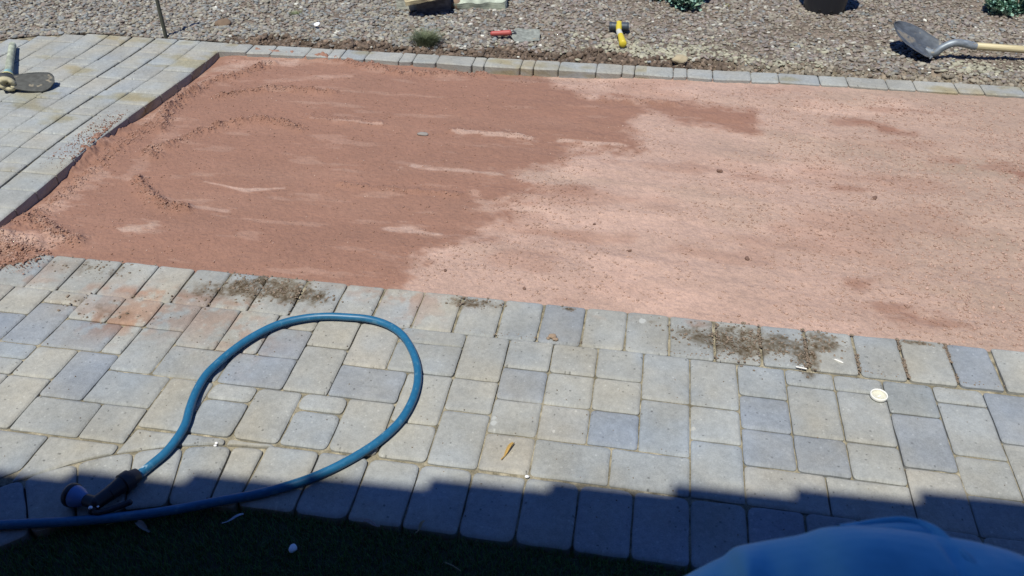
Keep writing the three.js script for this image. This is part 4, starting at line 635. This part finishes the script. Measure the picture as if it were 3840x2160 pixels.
// ---------------------------------------------------------------- light blue cloth heaped up close to the camera
{
  const ridge = [[-0.10, 0.02], [-0.085, 0.5], [-0.05, 0.86], [0.018, 0.989], [0.054, 1.028], [0.079, 1.063], [0.098, 1.087], [0.110, 1.101], [0.117, 1.114], [0.136, 1.126], [0.168, 1.143], [0.185, 1.156], [0.205, 1.162], [0.235, 1.1645], [0.26, 1.1645], [0.283, 1.1632], [0.298, 1.162], [0.324, 1.157], [0.343, 1.150], [0.369, 1.140], [0.41, 1.113], [0.50, 1.02], [0.56, 0.80], [0.60, 0.4], [0.61, 0.02]];
  const roll = 0.10, sec = [[-0.028, -9], [-0.026, -0.45]];
  for (let a = 112; a >= -52; a -= 8) sec.push([-roll * (Math.sin(a * Math.PI / 180) - 0.79), roll * (Math.cos(a * Math.PI / 180) - 0.62)]);
  sec.push([0.19, -0.06], [0.215, -0.16], [0.23, -0.4], [0.235, -9]);
  const cv = new THREE.CatmullRomCurve3(ridge.map(p => new THREE.Vector3(p[0], p[1], 0)), false, 'centripetal');
  const nu = 220, nv = 110, C = cv.getPoints(nu);
  const at = v => { const f = v * (sec.length - 1), k = Math.min(sec.length - 2, Math.floor(f)), t = f - k; return [k, t]; };
  const g = sheet(nu, nv, (u, v) => {
    const p = C[Math.round(u * nu)], [k, t] = at(v), dz = mix(sec[k][0], sec[k + 1][0], t), a = sec[k][1] === -9 ? -p.y + 0.01 : Math.max(sec[k][1], -p.y + 0.01), b = sec[k + 1][1] === -9 ? -p.y + 0.01 : Math.max(sec[k + 1][1], -p.y + 0.01);
    const front = sstep(0.0, 0.05, dz), x = p.x;
    const bend = x - 0.266 - 0.05 * dz, crease = Math.exp(-((bend / 0.006) ** 2));
    const fold = 0.0055 * Math.sin(x * 165 + dz * 20) * sstep(0.17, 0.11, x) + 0.002 * Math.sin(x * 60 + dz * 30) + 0.004 * fbm(x * 14, dz * 14, 2, 191) + 0.0022 * fbm(x * 42, dz * 26, 3, 192);
    const y = p.y + mix(a, b, t) + front * (fold - 0.006 * crease);
    return [x + 0.02 * dz * Math.sin(x * 20), Math.max(0.01, y), -0.5 + dz];
  }, -0.0025);
  const weave = tex(256, 256, (u, v, o) => { o[0] = o[1] = o[2] = 128 + 60 * Math.sin(u * 402) * Math.sin(v * 402) + 60 * (hash(Math.floor(u * 256), Math.floor(v * 256), 17) - 0.5); }, false); weave.repeat.set(6, 6);
  const blueMat = new THREE.MeshPhysicalMaterial({ color: rgb(0.15, 0.60, 0.86), roughness: 0.9, sheen: 1, sheenRoughness: 0.4, sheenColor: rgb(0.8, 0.75, 0.8), bumpMap: weave, bumpScale: 0.0004, side: THREE.DoubleSide });
  const m = thing('cloth', 'light blue cloth heaped in the near shade with one raised fold', 'cloth');
  part('drape', g, blueMat, m);
  // the raised fold: an upright flap behind the ridge that rolls over into a hem running towards the viewer
  const top = [[0.196, 1.158], [0.215, 1.1655], [0.235, 1.1735], [0.252, 1.1785], [0.264, 1.178], [0.273, 1.171], [0.280, 1.161]], tc = new THREE.CatmullRomCurve3(top.map(q => new THREE.Vector3(q[0], q[1], 0)));
  const flap = sheet(40, 10, (u, v) => { const q = tc.getPoint(u); const back = 0.022 * Math.sin(u * Math.PI) ** 0.7; return [q.x, mix(1.1625 - 0.004 * u, q.y - 1.27 * back, v) + 0.003 * Math.sin(v * Math.PI), -0.494 - back * v]; }, -0.003);
  const hem = tube([[0.196, 1.154, -0.500], [0.215, 1.1465, -0.512], [0.235, 1.1475, -0.5185], [0.252, 1.1510, -0.520], [0.2635, 1.1545, -0.516], [0.2715, 1.1640, -0.502], [0.2755, 1.176, -0.478], [0.2785, 1.190, -0.455], [0.2815, 1.198, -0.42], [0.285, 1.192, -0.37]], 0.0045, 60, 12);
  part('fold', mergeGeometries([flap, hem].map(q => q.index ? q : q)), blueMat, m);
}

renderer.render(scene, camera);
